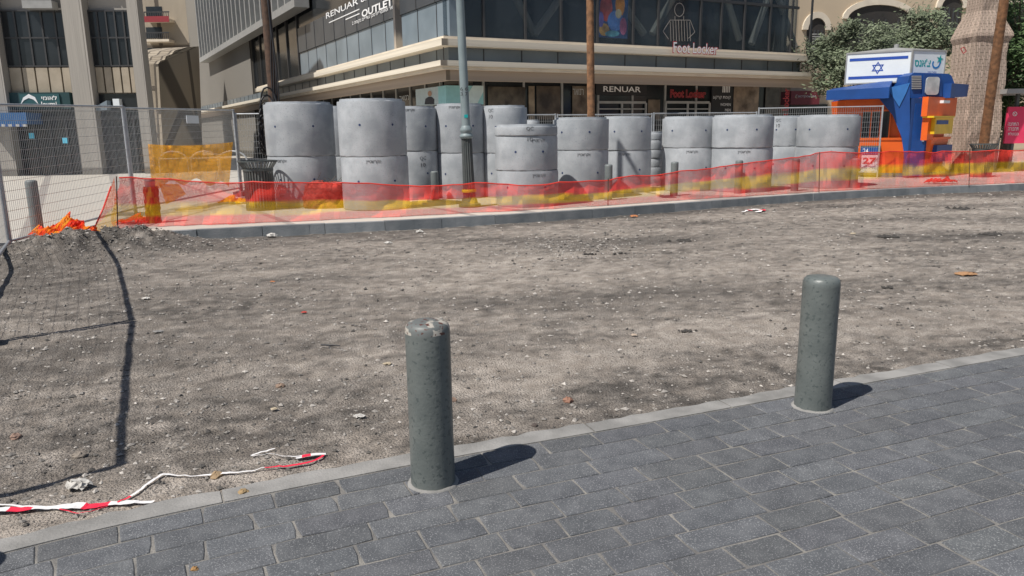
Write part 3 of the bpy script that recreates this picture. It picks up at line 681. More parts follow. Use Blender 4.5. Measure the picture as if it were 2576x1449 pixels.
# ------------------------------------------------------------ barrier tape, debris
def tape(pts,w_,label,seg=.16,z=.012,tilt=.5):
    L=[G(x,y,RZ) for x,y in pts]; Ls=resample(L,.015)
    for _ in range(2): Ls=[Ls[0]]+[(Ls[i-1]+Ls[i+1])/2*.5+Ls[i]*.5 for i in range(1,len(Ls)-1)]+[Ls[-1]]
    b=MB(); prev=None
    for i,p in enumerate(Ls):
        d=(Ls[min(i+1,len(Ls)-1)]-Ls[max(i-1,0)]).normalized(); s_=Vector((-d.y,d.x,0)); ww=w_*max(.25,(.8+.9*N_(i*.07,0,w_*99)+.3*N_(i*.3,0,3))); tw=tilt*2*N_(i*.06,4,2)
        h=z+.012*abs(N_(i*.1,1,0)); zz_=max(rz_(p.x,p.y),RZ)+h
        pp=Vector((p.x+.008*N_(i*.15,8,1),p.y+.012*N_(i*.12,2,9),zz_))
        a=pp+s_*ww*math.cos(tw)*.5+Vector((0,0,ww*.4*abs(math.sin(tw)))); c=pp-s_*ww*math.cos(tw)*.5; mm=(a+c)/2+Vector((0,0,ww*.18*N_(i*.2,5,5)))
        if prev:
            b.cur=(.8,.03,.07) if int((i*.015)/seg)%3==1 else (.82,.80,.79)
            b.add([prev[0],prev[2],mm,a],[(0,1,2,3)]); b.add([prev[2],prev[1],c,mm],[(0,1,2,3)])
        prev=(a,c,mm)
    return tag(b.build('barrier_tape',mt_tape),label,'barrier tape','pieces of red and white barrier tape')
tape([(-40,1292),(0,1290),(60,1287),(160,1282),(240,1280),(320,1275),(392,1270)],.055,'wide piece of red and white tape on the road at lower left',.11)
tape([(-20,1276),(120,1283),(210,1300),(300,1275),(345,1250),(408,1205),(480,1204),(545,1199),(650,1188),(740,1175),(790,1165),(818,1150),(795,1146),(740,1156),(700,1150),(628,1152),(660,1142),(700,1136)],.014,'thin twisted red and white tape trailing to a loop near the kerb',.35)
tape([(745,1156),(780,1152),(822,1146)],.035,'short red and white tape fold at the loop end left of the near bollard',.045)
tape([(1870,534),(1898,527),(1920,530),(1905,536)],.12,'small far scrap of red and white tape near the far kerb',.2)
def paper(px,py,r,label,mat=mt_paper,flat=.35,name='paper_scrap',cat='litter'):
    c=G(px,py,RZ); b=MB(); n=9; vs=[]
    rs=random.Random(px)
    for j in range(n):
        for i in range(n):
            x=-1+2*i/(n-1);y=-1+2*j/(n-1)
            vs.append((c.x+r*(x*(1-.35*abs(y))+rs.uniform(-.2,.2)),c.y+r*.7*(y*(1-.35*abs(x))+rs.uniform(-.2,.2)),max(RZ,rz_(c.x,c.y))+.006+r*flat*max(0,1-x*x*.7-y*y*.7)+rs.uniform(0,.3)*r*flat*1.5))
    for j in range(n-1):
        for i in range(n-1): b.add([vs[q] for q in (j*n+i,j*n+i+1,(j+1)*n+i+1,(j+1)*n+i)],[(0,1,2,3)])
    return tag(b.build(name,mat),label,cat)
mt_pbrown=M('brown_cardboard',(.36,.2,.1),rough=.9); mt_pred=M('red_plastic',(.6,.06,.04)); mt_porg=M('orange_peel',(.5,.2,.08)); mt_pbe=M('beige_paper',(.5,.42,.3))
paper(200,1229,.06,'crumpled white paper at the lower left above the wide tape',flat=.6)
paper(905,1053,.035,'white crumpled paper scrap between the tape loop and the near bollard')
paper(368,754,.045,'white scrap near the long fence shadow at left')
paper(690,1031,.024,'small pale scrap left of the near bollard',mt_pbe)
paper(975,918,.035,'beige crumpled wrapper left above the near bollard',mt_pbe)
paper(685,597,.09,'white scrap close to the far kerb at left',flat=.5)
paper(976,613,.07,'white scrap on glassy dust left of the road centre')
paper(1055,584,.07,'small white scrap in the dark strip by the far kerb')
paper(2428,692,.13,'brown cardboard piece on the right side of the road',mt_pbrown,.2)
paper(1595,546,.09,'orange scrap near the far kerb, middle of the road',mt_porg)
paper(765,788,.03,'small red plastic scrap left of centre',mt_pred)
paper(686,710,.03,'small orange scrap on the road at left',mt_porg)
paper(1595,845,.03,'pale flat scrap in the middle of the road',M('pale_scrap',(.45,.36,.28)))
paper(398,835,.05,'flat grey shard left of centre on the gravel',mt_kerbn,.15)
paper(1002,536,.1,'white scrap under the net by the tallest ring stack')
paper(2145,590,.05,'white speck of paper on the far right of the road',mt_pbe)
def rock(px,py,r,label,colr,z=RZ):
    c=G(px,py,z); b=MB(); b.cur=colr; n=10; rs=random.Random(px*3+py)
    prof=[(0.001,r*.95),(r*.55,r*.85),(r*.9,r*.5),(r,r*.15),(r*.9,-.01)]; b.lathe(prof[::-1],(0,0,0),n)
    b.v=[(c.x+x*(1+rs.uniform(-.28,.25)),c.y+y*(1+rs.uniform(-.28,.25)),max(z,rz_(c.x,c.y) if z<0 else z)+zz_*.8*(1+rs.uniform(-.2,.2))) for x,y,zz_ in b.v]
    return tag(b.build('rock',mt_gravel),label,'stone')
rock(1428,1009,.034,'reddish broken stone right of the near bollard',(.3,.16,.11))
rock(545,1198,.032,'tan stone lying on the thin tape',(.38,.27,.16))
rock(200,1146,.032,'stone at the corner of the fence shadow, lower left',(.28,.24,.2))
rock(40,1099,.028,'pinkish stone at the far left edge',(.33,.22,.17))
rock(705,972,.03,'brown stone lump left of the near bollard on beige dust',(.27,.19,.14))
rock(612,1238,.022,'ochre stone chip in the near kerb gap',(.36,.25,.13),0)
rock(1345,1072,.018,'dark small stone beside the kerb, right of the near bollard',(.1,.08,.07))
rock(490,1432,.014,'orange stone chip in a paving joint at the bottom',(.35,.2,.08),0)
rock(1140,1008,.028,'brown stone touching the near bollard outline on its right',(.24,.16,.12))
for i,(x,y,r,l) in enumerate(((1727,836,.05,'dark clod centre right between the bollards'),(2230,724,.06,'dark clod on the right above the right bollard'),(2235,598,.14,'dark clod of asphalt far right'),(1715,606,.13,'dark asphalt clod in the far middle of the road'),(2490,590,.15,'dark asphalt clod at the far right edge'),(1485,640,.08,'dark asphalt lump in the dark gravel patch'),(1560,640,.07,'dark lump right in the dark gravel patch'),(2415,525,.2,'dark asphalt crumbs near the far kerb before the bin'))):
    c=G(x,y,RZ); b=MB()
    for k in range(18): b.cur=(.06,.055,.05); b.stone((c.x+random.gauss(0,r*.6),c.y+random.gauss(0,r*.35),rz_(c.x,c.y)+.01),r*random.uniform(.18,.4))
    tag(b.build('asphalt_clod',mt_gravel),l,'asphalt clod')
a=G(808,876,RZ);c=G(856,878,RZ); b=MB(); b.tube(a+Vector((0,0,.03)),c+Vector((0,0,.03)),.008,.005,6); b.tube(a+Vector((.02,0,.03)),a+Vector((.09,-.05,.03)),.006,.004,6); tag(b.build('stick',mt_black),'thin black stick lying left of the near bollard','stick')
# ------------------------------------------------------------ MAIN BUILDING
C=P(1108,150,23.0); C.z=0
Rp=P(2045,150,30.3); Lp=P(640,220,46.0)
fR=FR_(C,(Rp-C)); fL=FR_(C,(C-Lp))
def cor(d):
    n1,n2=fL.n,fR.n; det=n1.x*n2.y-n1.y*n2.x
    ax=(d*n2.y-n1.y*d)/det; ay=(n1.x*d-d*n2.x)/det; return Vector((C.x+ax,C.y+ay,0))
def zc(y): return P(1108,y,23.0).z
uR=fR.at(2042,110)[0]; uR2=fR.at(2075,180)[0]; uL=fL.at(636,215)[0]; uL2=fL.at(478,270)[0]
def lpr(b,d0,d1,z0,z1,ul,ur):
    pts=[fL.p(ul,0,d0),cor(d0),fR.p(ur,0,d0),fR.p(ur,0,d1),cor(d1),fL.p(ul,0,d1)]; b.prism([(p.x,p.y) for p in pts],z0,z1)
root=empty('department_store',C); tag(root,'large corner shop building with cream stone ledges, sign band and recessed glass shopfronts','building')
zl0,zl1,zu0,zu1=zc(172),zc(150),zc(112),zc(86); TOP=13
def L1(name,mat,*a):
    b=MB(); lpr(b,*a); return b.build(name,mat,root)
L1('lower_ledge',mt_ledge,0,-1.5,zl0+.09,zl1,uL2,uR2)
L1('lower_ledge_lip',mt_cream,-.1,-2.3,zl0,zl0+.087,uL2,uR2)
L1('fascia',mt_fascia,-.3,-.5,zc(199),zl0-.003,uL2,uR2)
L1('panel_band',mt_band,-.5,-1.5,zl1+.003,zu0-.003,uL2+2,uR)
L1('upper_ledge',mt_ledge,-.1,-1.5,zu0,zu1-.09,uL,uR)
L1('upper_ledge_cap',mt_cream,-.22,-1.5,zu1-.087,zu1,uL,uR)
b=MB(); u=uL2+3
while u<-.2: b.fbox(fL,u,u+.03,-.5,-.485,zl1+.01,zu0-.01); u+=1.35
u=.3
while u<uR-.2: b.fbox(fR,u,u+.03,-.5,-.485,zl1+.01,zu0-.01); u+=1.35
b.build('band_joints',mt_frame,root)
ZS=zl0-.01
L1('shopfront_wall',mt_dglass,-2.1,-2.3,PZ,ZS+.007,uL2,uR2-.5)
DS=-2.1
b=MB()
u=-30
while u<-2.4: b.fbox(fL,u,u+.08,DS,DS+.05,PZ,ZS); u+=1.5
u=.8
while u<uR2-.6: b.fbox(fR,u,u+.08,DS,DS+.05,PZ,ZS); u+=1.55
b.build('shopfront_mullions',mt_lframe,root)
mt_disp=M('display_goods',(1,1,1),(.25,.22,.2),scale=2.2,rough=.3,attr=True)
for k,(x0,y0,x1,y1,cl) in enumerate(((1228,218,1322,300,(.13,.105,.075)),(1330,216,1345,300,(.32,.25,.17)),(1440,216,1478,300,(.2,.16,.115)),(1630,250,1660,300,(.18,.14,.1)),(1845,218,1908,300,(.34,.26,.19)),(1925,218,1960,300,(.1,.09,.075)),(1350,216,1410,300,(.11,.085,.06)))):
    b=MB(); b.cur=cl; pxbox(b,fR,x0,y0,x1,y1,DS+.05,DS+.056+.001*k); b.build('window_display',mt_disp,root)
for k,(x0,x1) in enumerate(((1505,1625),(1675,1785))):
    b=MB()
    xs=[x0,(x0+x1)/2,x1]
    for x in xs: pxbox(b,fR,x-2,258,x+2,330,DS+.05,DS+.1)
    pxbox(b,fR,x0,254,x1,260,DS+.05,DS+.11); pxbox(b,fR,x0,272,x1,275,DS+.05,DS+.1)
    b.build('door_frame',mt_lframe,root)
b=MB(); pxbox(b,fR,1500,211,1627,239,DS+.05,DS+.14); s1=b.build('shop_sign',mt_black,root); textpx('RENUAR','sign_letters',mt_white,fR,1518,217,1612,231,DS+.15,root,.01)
textpx('Foot Locker','sign_letters',mt_red,fR,1686,225,1776,246,DS+.15,root,.05); textpx('Foot Locker','sign_letters_inner',mt_dark,fR,1687,226,1775,245,DS+.156,root,-.01)
textpx(heb('רנואר'),'sign_letters',mt_grey,fR,1441,223,1468,238,DS+.15,root)
textpx(heb('רנואר'),'sign_letters',mt_grey,fL,1005,240,1028,252,DS+.3,root)
b=MB(); pxbox(b,fR,1790,213,1843,300,DS+.05,DS+.12); b.build('shop_directory',mt_black,root)
textpx(heb('קומת קרקע'),'sign_letters',mt_white,fR,1794,241,1838,250,DS+.13,root); textpx('WOMEN','sign_letters',mt_white,fR,1812,259,1838,266,DS+.13,root); textpx('MEN','sign_letters',mt_white,fR,1824,273,1838,280,DS+.13,root)
b=MB(); [pxbox(b,fR,1818+k*4,215,1820+k*4,232,DS+.125,DS+.13) for k in range(5)]; b.build('sign_bars',mt_white,root)
textpx('Foot Locker','sign_letters',mt_red,fR,1968,222,1984,320,DS+.15,root,.02,True)
b=MB(); b.cur=(.45,.55,.6); pxbox(b,fL,1046,220,1113,262,DS+.1,DS+.7); b.build('poster',mt_any,root)
b=MB()
def blob(b,fr,cx,cy,rx,ry,d,n=16):
    pts=[]
    for k in range(n):
        t=2*math.pi*k/n; pts.append(fr.at(cx+rx*math.cos(t),cy-ry*math.sin(t),d))
    b.fpoly(fr,pts,d-.003,d)
b.cur=(.03,.035,.05); b.fpoly(fL,[fL.at(x,y,DS+.71) for x,y in ((1068,262),(1070,248),(1078,243),(1086,243),(1092,249),(1092,262))],DS+.703,DS+.71)
b.cur=(.4,.25,.18); blob(b,fL,1081,235,5,7,DS+.712); b.build('poster_figure',mt_any,root)
b=MB(); b.cur=(.3,.58,.6); pxbox(b,fR,1122,215,1216,262,DS+.1,DS+.75); b.build('poster',mt_any,root)
b=MB(); b.cur=(.6,.72,.72); b.fpoly(fR,[fR.at(x,y,DS+.76) for x,y in ((1160,262),(1190,215),(1216,215),(1216,230),(1200,262))],DS+.753,DS+.76); b.build('poster_stripe',mt_any,root)
def uz(px,py,d): return fR.at(px,py,d)
DG=-.75
b=MB(); b.fbox(fR,.45,uR-.05,DG-.02,DG,zu1+.05,TOP); b.build('upper_glazing',mt_glass,root)
b=MB()
for x in (1213,1318,1408,1500,1590,1653,1760,1812,1870,1935,1990,2038):
    u=uz(x,50,DG)[0]; b.fbox(fR,u,u+.07,DG,DG+.06,zu1,TOP)
b.fbox(fR,.45,uR,DG,DG+.055,zu1+.0,zu1+.08)
zz2=uz(1250,8,DG)[1]; b.fbox(fR,.45,uR,DG,DG+.05,zz2+.6,zz2+.7)
b.build('upper_mullions',mt_frame,root)
b=MB(); b.fbox(fR,.2,uR-.1,-4.6,-4.4,zu1,TOP); b.build('interior_wall',mt_inter,root)
b=MB(); b.fbox(fR,.2,uR-.1,-4.4,-1.5,zu1-.2,zu1-.02); b.build('interior_floor',mt_dark,root)
b=MB()
for xa_,ya,xb,yb in ((1300,0,1345,85),(1405,0,1345,85),(1560,0,1620,85),(1690,0,1640,85),(1830,0,1860,100),(1930,0,1890,110),(1960,0,2000,120)):
    a=uz(xa_,ya,-1.5); c=uz(xb,yb,-1.5); A=fR.p(a[0],a[1],-1.5);B_=fR.p(c[0],c[1],-1.5); b.tube(A+(A-B_)*.6,B_,.13,n=8)
b.build('diagonal_beams',mt_cream,root)
b=MB(); b.cur=(.05,.12,.3); pxbox(b,fR,1503,-60,1580,95,DG-.064,DG-.06)
for k,(x,y,rx,ry,cl) in enumerate(((1525,20,16,34,(.75,.1,.08)),(1560,12,12,30,(.9,.35,.06)),(1548,52,20,26,(.15,.35,.85)),(1520,74,13,16,(.9,.5,.15)),(1568,66,9,22,(.8,.2,.4)),(1540,84,18,8,(.2,.6,.7)),(1512,48,7,20,(.25,.2,.6)),(1556,34,8,12,(.95,.8,.5)))):
    b.cur=cl; blob(b,fR,x,y,rx,ry,DG-.052+.003*k,12)
b.build('colour_screen',M('screen_colours',(1,1,1),(.35,.35,.4),scale=2.5,rough=.4,attr=True,emit=.5),root)
b=MB(); D2=DG+.012
def ln(x0,y0,x1,y1,w_=.8):
    a=Vector(fR.at(x0,y0,D2)); c=Vector(fR.at(x1,y1,D2)); d=(c-a); n_=Vector((-d.y,d.x)).normalized()*.012*w_
    b.fpoly(fR,[tuple(a+n_),tuple(a-n_),tuple(c-n_),tuple(c+n_)],D2-.003,D2)
for x in range(1686,1736,7): ln(x,48+abs(x-1710)*.25,x+2,103)
for a in ((1686,50,1668,78),(1668,78,1682,98),(1736,50,1748,80),(1748,80,1732,96),(1686,50,1736,50),(1698,40,1698,50),(1720,40,1720,50)): ln(*a)
for k in range(12):
    t0,t1=2*math.pi*k/12,2*math.pi*(k+1)/12; ln(1709+12*math.cos(t0),24+17*math.sin(t0),1709+12*math.cos(t1),24+17*math.sin(t1))
b.build('window_figure_graphic',M('pale_window_line',(.4,.36,.32)),root)
textpx('Foot Locker','ledge_letters_edge',mt_red,fR,1692,106,1807,136,.03,root,.03)
textpx('Foot Locker','ledge_letters',mt_white,fR,1694,108,1805,134,.045,root,.008)
b=MB(); x0=fL.at(752,100,-.6)[0]
b.fbox(fL,x0,-.55,-.9,-.6,zu1,fL.at(1000,42,-.6)[1]); b.build('sign_band_lower',mt_sign,root)
zb=fL.at(1000,42,-.6)[1]
b=MB(); b.fbox(fL,x0,-.5,-.9,-.55,zb+.01,zb+1.15); b.build('sign_band_upper',mt_signd,root)
b=MB(); b.fbox(fL,x0,-.45,-.9,-.7,zb+1.16,TOP); b.build('upper_wall',mt_dglass,root)
b=MB(); u=x0
while u<-.7: b.fbox(fL,u,u+.03,-.6,-.585,zu1+.01,zb-.01); b.fbox(fL,u,u+.03,-.55,-.535,zb+.01,zb+1.14); u+=1.5
b.build('sign_band_joints',mt_frame,root)
def textl(s,x0,y0,x1,y1,mat,hpx,bold=0,d=-.53,name='sign_letters'):
    a=fL.at(x0,y0,d); c=fL.at(x1,y1,d); z=(a[1]+c[1])/2; h=fL.at((x0+x1)/2,(y0+y1)/2-hpx,d)[1]-z
    return text(s,name,mat,fL,a[0],c[0],z,z+h,d,root,bold)
textl('RENUAR &',820,37,924,11,mt_white,17,.01); textl('OUTLET',910,37,988,20,mt_white,20,.03,-.52)
textl(heb('רנואר וטוונטיפורסבן עודפים בקומה 2'),886,60,998,26,mt_white,12,.01,-.52)
b=MB(); 
for (xa_,ya,xb,yb) in ((828,58,905,40),(870,50,905,42)):
    a=fL.at(xa_,ya,-.54);c=fL.at(xb,yb,-.54); b.fbox(fL,a[0],c[0],-.55,-.53,a[1],a[1]+.04)
b.build('sign_line',mt_white,root)
b=MB(); xa=fL.at(632,150,-.6)[0]; b.fbox(fL,xa,x0,-1.2,-.75,zu1,TOP); b.build('dark_glazing',mt_dglass,root)
b=MB(); u=xa
while u<x0: b.fbox(fL,u,u+.1,-.75,-.68,zu1,zu1+3.6); u+=2.2
b.build('dark_glazing_mullions',mt_frame,root)
xe=fL.at(455,200,-.6)[0]
b=MB(); b.fbox(fL,xe,xa,-3,-.55,PZ,TOP+4); b.build('concrete_wall',mt_concw,root)
b=MB(); za=fL.at(560,118,-.2)[1]; zt=TOP+4; u=fL.at(505,60,-.2)[0]; ue=fL.at(760,20,-.2)[0]
b.fbox(fL,u,ue,-.54,.15,za-.35,za)
while u<ue: b.fbox(fL,u,u+.22,-.54,.1,za+.003,zt); u+=1.35
b.build('vertical_fins',mt_lframe,root)
b=MB(); b.fbox(fL,fL.at(505,60,-.2)[0],ue,-.549,-.5,za+.01,zt); b.build('fin_glazing',mt_band,root)
b=MB(); pts=[fL.p(xe,0,-3.1),cor(-4.7),fR.p(uR-.1,0,-4.7),fR.p(uR-.1,0,-26),fL.p(xe,0,-26)]; b.prism([(p.x,p.y) for p in pts],PZ,TOP+3.9); b.build('body',mt_concw,root)
b=MB(); b.fbox(fR,uR-.1,uR+.05,-10,-1.3,zu1,TOP); b.fbox(fR,uR-.6,uR-.45,-10,-2.4,PZ,ZS); b.build('end_wall',mt_concw,root)
b=MB(); pts=[fL.p(xe,0,-.8),cor(-.8),fR.p(uR,0,-.8),fR.p(uR,0,-20),fL.p(xe,0,-20)]; b.prism([(p.x,p.y) for p in pts],TOP+.01,TOP+.4); b.build('roof',mt_concw,root)
b=MB(); pts=[fL.p(uL2,0,-2.31),cor(-2.31),fR.p(uR2-.5,0,-2.31),fR.p(uR2-.5,0,-5),cor(-5),fL.p(uL2,0,-5)]; b.prism([(p.x,p.y) for p in pts],zl0-.1,zl1-.01); b.build('floor_slab',mt_dark,root)
# ------------------------------------------------------------ LEFT BANK BUILDING
pa=G(392,436,PZ); pb=pa+Vector((-30,-3.0,0)); fB=FR_(pb,(pa-pb)); UB=(Vector((pa.x,pa.y,0))-Vector((pb.x,pb.y,0))).length
root=empty('bank_building',pa); tag(root,'stone clad office block with dark windows and a green bank sign at left','building')
TB=16
b=MB(); q=[fB.p(0,0,-.6),fB.p(UB,0,-.6),fB.p(UB-8.5,0,-14),fB.p(0,0,-14)]; b.prism([(p.x,p.y) for p in q],PZ,TB); b.build('wall',mt_leu,root)
def bx_(x,y=200,d=0): return fB.at(x,y,d)[0]
ze=lambda y,x=180:fB.at(x,y,0)[1]
for (x0_,x1_) in ((187,238),(347,390),(-20,20),(-190,-140)):
    b=MB(); b.fbox(fB,bx_(x0_,270),min(UB,bx_(x1_,270)),-.6,.02,PZ,TB); b.build('pilaster',mt_leu,root)
zA,zB_,zC,zD=ze(285),ze(232),ze(165),ze(20)
mt_span=M('beige_spandrel',(.42,.36,.28),(.34,.29,.22),scale=2)
for (x0_,x1_,sgn) in ((20,187,1),(238,347,0),(-140,-20,0)):
    ua,ub_=bx_(x0_,270),bx_(x1_,270)
    for lvl in range(3):
        zo=lvl*(zD-zC+1.6)
        b=MB(); b.fbox(fB,ua,ub_,-.6,-.45,zC+zo,zD+zo); wo=b.build('window',mt_dglass,root)
        b=MB(); n=5
        for k in range(n+1): u=ua+(ub_-ua)*k/n; b.fbox(fB,u-.03,u+.03,-.45,-.4,zC+zo,zD+zo)
        for z in (zC+zo,(zC+zD)/2+zo,zD+zo-.06): b.fbox(fB,ua,ub_,-.45,-.405,z,z+.06)
        b.build('window_frame',mt_frame,wo)
        b=MB(); 
        zs0=zC+zo-(zC-zB_)
        for k in range(n): u=ua+(ub_-ua)*k/n; b.fbox(fB,u+.03,u+(ub_-ua)/n-.03,-.6,-.42,zs0,zC+zo-.03)
        b.build('spandrel_panels',mt_span,root)
    b=MB(); b.fbox(fB,ua,ub_,-.6,-.5,PZ,zB_-.05); b.build('shopfront',mt_dglass,root)
    b=MB()
    for k in range(5): u=ua+(ub_-ua)*k/4; b.fbox(fB,u-.04,u+.04,-.5,-.44,PZ,zB_-.9)
    b.fbox(fB,ua,ub_,-.5,-.43,zB_-1,zB_-.9); b.build('shopfront_frame',mt_frame,root)
b=MB(); b.cur=(.012,.05,.055); pxbox(b,fB,22,232,176,274,-.5,-.2); b.build('sign_board',mt_any,root)
b=MB(); b.cur=(.02,.09,.1); pxbox(b,fB,50,236,150,268,-.2,-.15); b.build('sign_panel',mt_any,root)
textpx('leumi','sign_letters',mt_white,fB,104,255,143,267,-.14,root,.02); textpx(heb('לאומי'),'sign_letters',mt_white,fB,104,240,143,251,-.14,root,.02)
b=MB(); pts=[(52,262),(58,245),(72,236),(88,244),(97,262),(84,250),(72,246),(60,252)]; b.fpoly(fB,[fB.at(x,y,-.135) for x,y in pts],-.14,-.135); b.build('sign_swoosh',mt_white,root)
b=MB(); b.fpoly(fB,[fB.at(x,y,-.1) for x,y in ((233,270),(250,262),(268,252),(270,276),(234,278))],-.5,-.1); b.build('banner_corner',mt_sign,root)
mt_lit=M('lit_screen',(.1,.5,.7),emit=.15)
for x,y in ((78,340),(163,352)):
    b=MB(); pxbox(b,fB,x-6,y-6,x+6,y+8,-.5,-.38); b.build('cash_machine_screen',mt_lit,root)
b=MB(); b.cur=(.03,.12,.3); pxbox(b,fB,-60,283,66,312,-.5,.7); b.build('awning',mt_any,root)
b=MB(); 
for k in range(14): b.cur=(.5,.5,.5) if k%2 else (.03,.1,.3); pxbox(b,fB,-60+k*9,312,-51+k*9,318,.6,.705)
b.build('awning_fringe',mt_any,root)
b=MB(); pxbox(b,fB,284,248,300,268,-.5,-.2); b.build('air_conditioner',mt_signw,root)
b=MB(); pxbox(b,fB,55,0,130,20,-.4,.1); b.build('air_conditioner',mt_lframe,root)
def simple_building(name,x0,x1,Y,mat,label,h,wins,z0=PZ,depth=10,ang=0):
    a=P(x0,300,Y);c=P(x1,300,Y+ang); fr=FR_((a.x,a.y,0),(c-a)); L=(Vector((c.x,c.y))-Vector((a.x,a.y))).length
    root=empty(name,(a.x,a.y,PZ)); tag(root,label,'building'); b=MB(); b.fbox(fr,0,L,-depth,0,z0,h); b.build('wall',mat,root); return root,fr,L
rt_,fr,L=simple_building('apartment_block',330,520,72,mt_rough,'stone apartment block with balconies glimpsed in the gap at left',30,None)
for y in (8,60,112,165,215):
    b=MB(); pxbox(b,fr,368,y+8,408,y+36,-.05,.03); b.build('window',mt_dglass,rt_)
    b=MB(); pxbox(b,fr,362,y+38,425,y+44,0,1.2); b.build('balcony_slab',mt_cream,rt_)
    b=MB(); 
    for k in range(12): pxbox(b,fr,362+k*5.5,y+22,363.5+k*5.5,y+38,1.12,1.17)
    pxbox(b,fr,362,y+20,425,y+23,1.1,1.18); b.build('balcony_railing',mt_frame,rt_)
b=MB(); b.cur=(.3,.03,.04); pxbox(b,fr,362,40,425,55,1.19,1.22); b.build('red_cloth',mt_any,rt_)
a=P(398,300,52);c=P(500,300,56); fr=FR_((a.x,a.y,0),(c-a)); b=MB()
pts=[fr.at(x,y,0) for x,y in ((400,290),(398,160),(404,152),(414,150),(418,140),(432,136),(440,126),(455,122),(470,118),(500,116),(500,290))]
pts[0]=(pts[0][0],PZ); pts[-1]=(pts[-1][0],PZ); b.fpoly(fr,pts,-3,0); tag(b.build('stone_wall',mt_rough),'rough ruined stone wall with stepped top beside the passage','wall')
b=MB(); b.fbox(FR_((-95,95,0),(1,0)),0,90,-4,0,PZ,26); tag(b.build('background_block',mt_far),'distant cream stone block closing the street at left','building')
# ------------------------------------------------------------ RIGHT ARCADE BUILDING
a=P(1985,300,40);c=P(2900,300,44); fA=FR_((a.x,a.y,0),(c-a)); LA=(Vector((c.x,c.y))-Vector((a.x,a.y))).length
root=empty('arcade_building',(a.x,a.y,PZ)); tag(root,'cream stone building with large dark arches behind the kiosk','building')
b=MB(); b.fbox(fA,0,LA,-10,0,PZ,16); b.build('wall',mt_far,root)
def arch(x0,x1,ytop,yspring,ybot,lab='arch_opening'):
    ua=fA.at(x0,yspring,0)[0];ub=fA.at(x1,yspring,0)[0]; zt=fA.at((x0+x1)/2,ytop,0)[1]; zs=fA.at((x0+x1)/2,yspring,0)[1]; zb_=fA.at((x0+x1)/2,ybot,0)[1]
    pts=[(ua,zb_),(ub,zb_)]+[((ua+ub)/2+(ub-ua)/2*math.cos(t),zs+(zt-zs)*math.sin(t)) for t in [math.pi*k/14 for k in range(15)]]
    b=MB(); b.fpoly(fA,pts,-.02,.02); o=b.build(lab,mt_dark,root)
    b=MB(); 
    ar=[((ua+ub)/2+(ub-ua)/2*math.cos(t),zs+(zt-zs)*math.sin(t)) for t in [math.pi*k/14 for k in range(15)]]
    ou=[((ua+ub)/2+((ub-ua)/2+.3)*math.cos(t),zs+(zt-zs+.3)*math.sin(t)) for t in [math.pi*k/14 for k in range(15)]]
    for k in range(14): b.fpoly(fA,[ar[k],ou[k],ou[k+1],ar[k+1]],0,.12)
    b.build('arch_stones',mt_cream,o)
    b=MB(); 
    for k in range(1,5): u=ua+(ub-ua)*k/5; b.fbox(fA,u-.05,u+.05,.02,.06,zb_,zs)
    b.build('arch_railing',mt_frame,o)
arch(2130,2290,12,48,140); arch(2365,2420,-10,20,90); arch(2030,2075,45,75,160); arch(2500,2640,5,45,150)
b=MB(); b.cur=(.16,.02,.03); pxbox(b,fA,1990,228,2062,262,0,1.0); b.build('awning',mt_any,root); textpx('Гастроном','awning_letters',mt_grey,fA,2002,238,2052,246,1.02,root)
b=MB(); pxbox(b,fA,1985,262,2080,330,0,.1); b.build('shopfront',mt_dglass,root)
b=MB()
for k in range(9): pxbox(b,fA,2045,84+k*6,2072,87+k*6,.03,.1)
b.build('louvre',mt_lframe,root)
# stone buttress
p0=P(2445,300,24.5); fP=FR_((p0.x,p0.y,0),(1,.1)); zy=lambda y:P(2445,y,24.5).z
lv=[(PZ,.56),(zy(250),.54),(zy(180),.53),(zy(110),.52),(zy(96),.59),(zy(88),.58),(zy(58),.44),(zy(30),.33),(zy(0),.32),(8,.3)]
b=MB(); ns=6; vs=[]; lv2=[]
for (za,wa),(zb9,wb) in zip(lv,lv[1:]):
    kk=max(1,int((zb9-za)/.3))
    for q in range(kk): lv2.append((za+(zb9-za)*q/kk,wa+(wb-wa)*q/kk))
lv2.append(lv[-1])
for z,w_ in lv2:
    per=[]
    for sd in range(4):
        for q in range(ns):
            t=-1+2*q/ns; u,d=[(t,1),(1,-t),(-t,-1),(-1,t)][sd]; per.append((u*w_,d*(w_+.04)))
    for u,d in per: vs.append(fP.p(u+.05*N_(u*3,z*3,d*3),z,d+.05*N_(u*3+9,z*3,d*3)))
n=4*ns; fs=[(j*n+k,(j+1)*n+k,(j+1)*n+(k+1)%n,j*n+(k+1)%n) for j in range(len(lv2)-1) for k in range(n)]
b.add(vs,fs)
bo=b.build('stone_pillar',mt_pink); tag(bo,'tall pinkish stone buttress with a sloped shoulder right of the kiosk','pillar')
b=MB(); 
for a_ in ((2418,122,2426,118),(2426,118,2432,128),(2432,128,2424,134),(2424,134,2418,122)):
    A=fP.at(a_[0],a_[1],.66);B_=fP.at(a_[2],a_[3],.66); b.tube(fP.p(*A,.64),fP.p(*B_,.64),.012,n=4)
b.build('graffiti_mark',mt_red,bo)
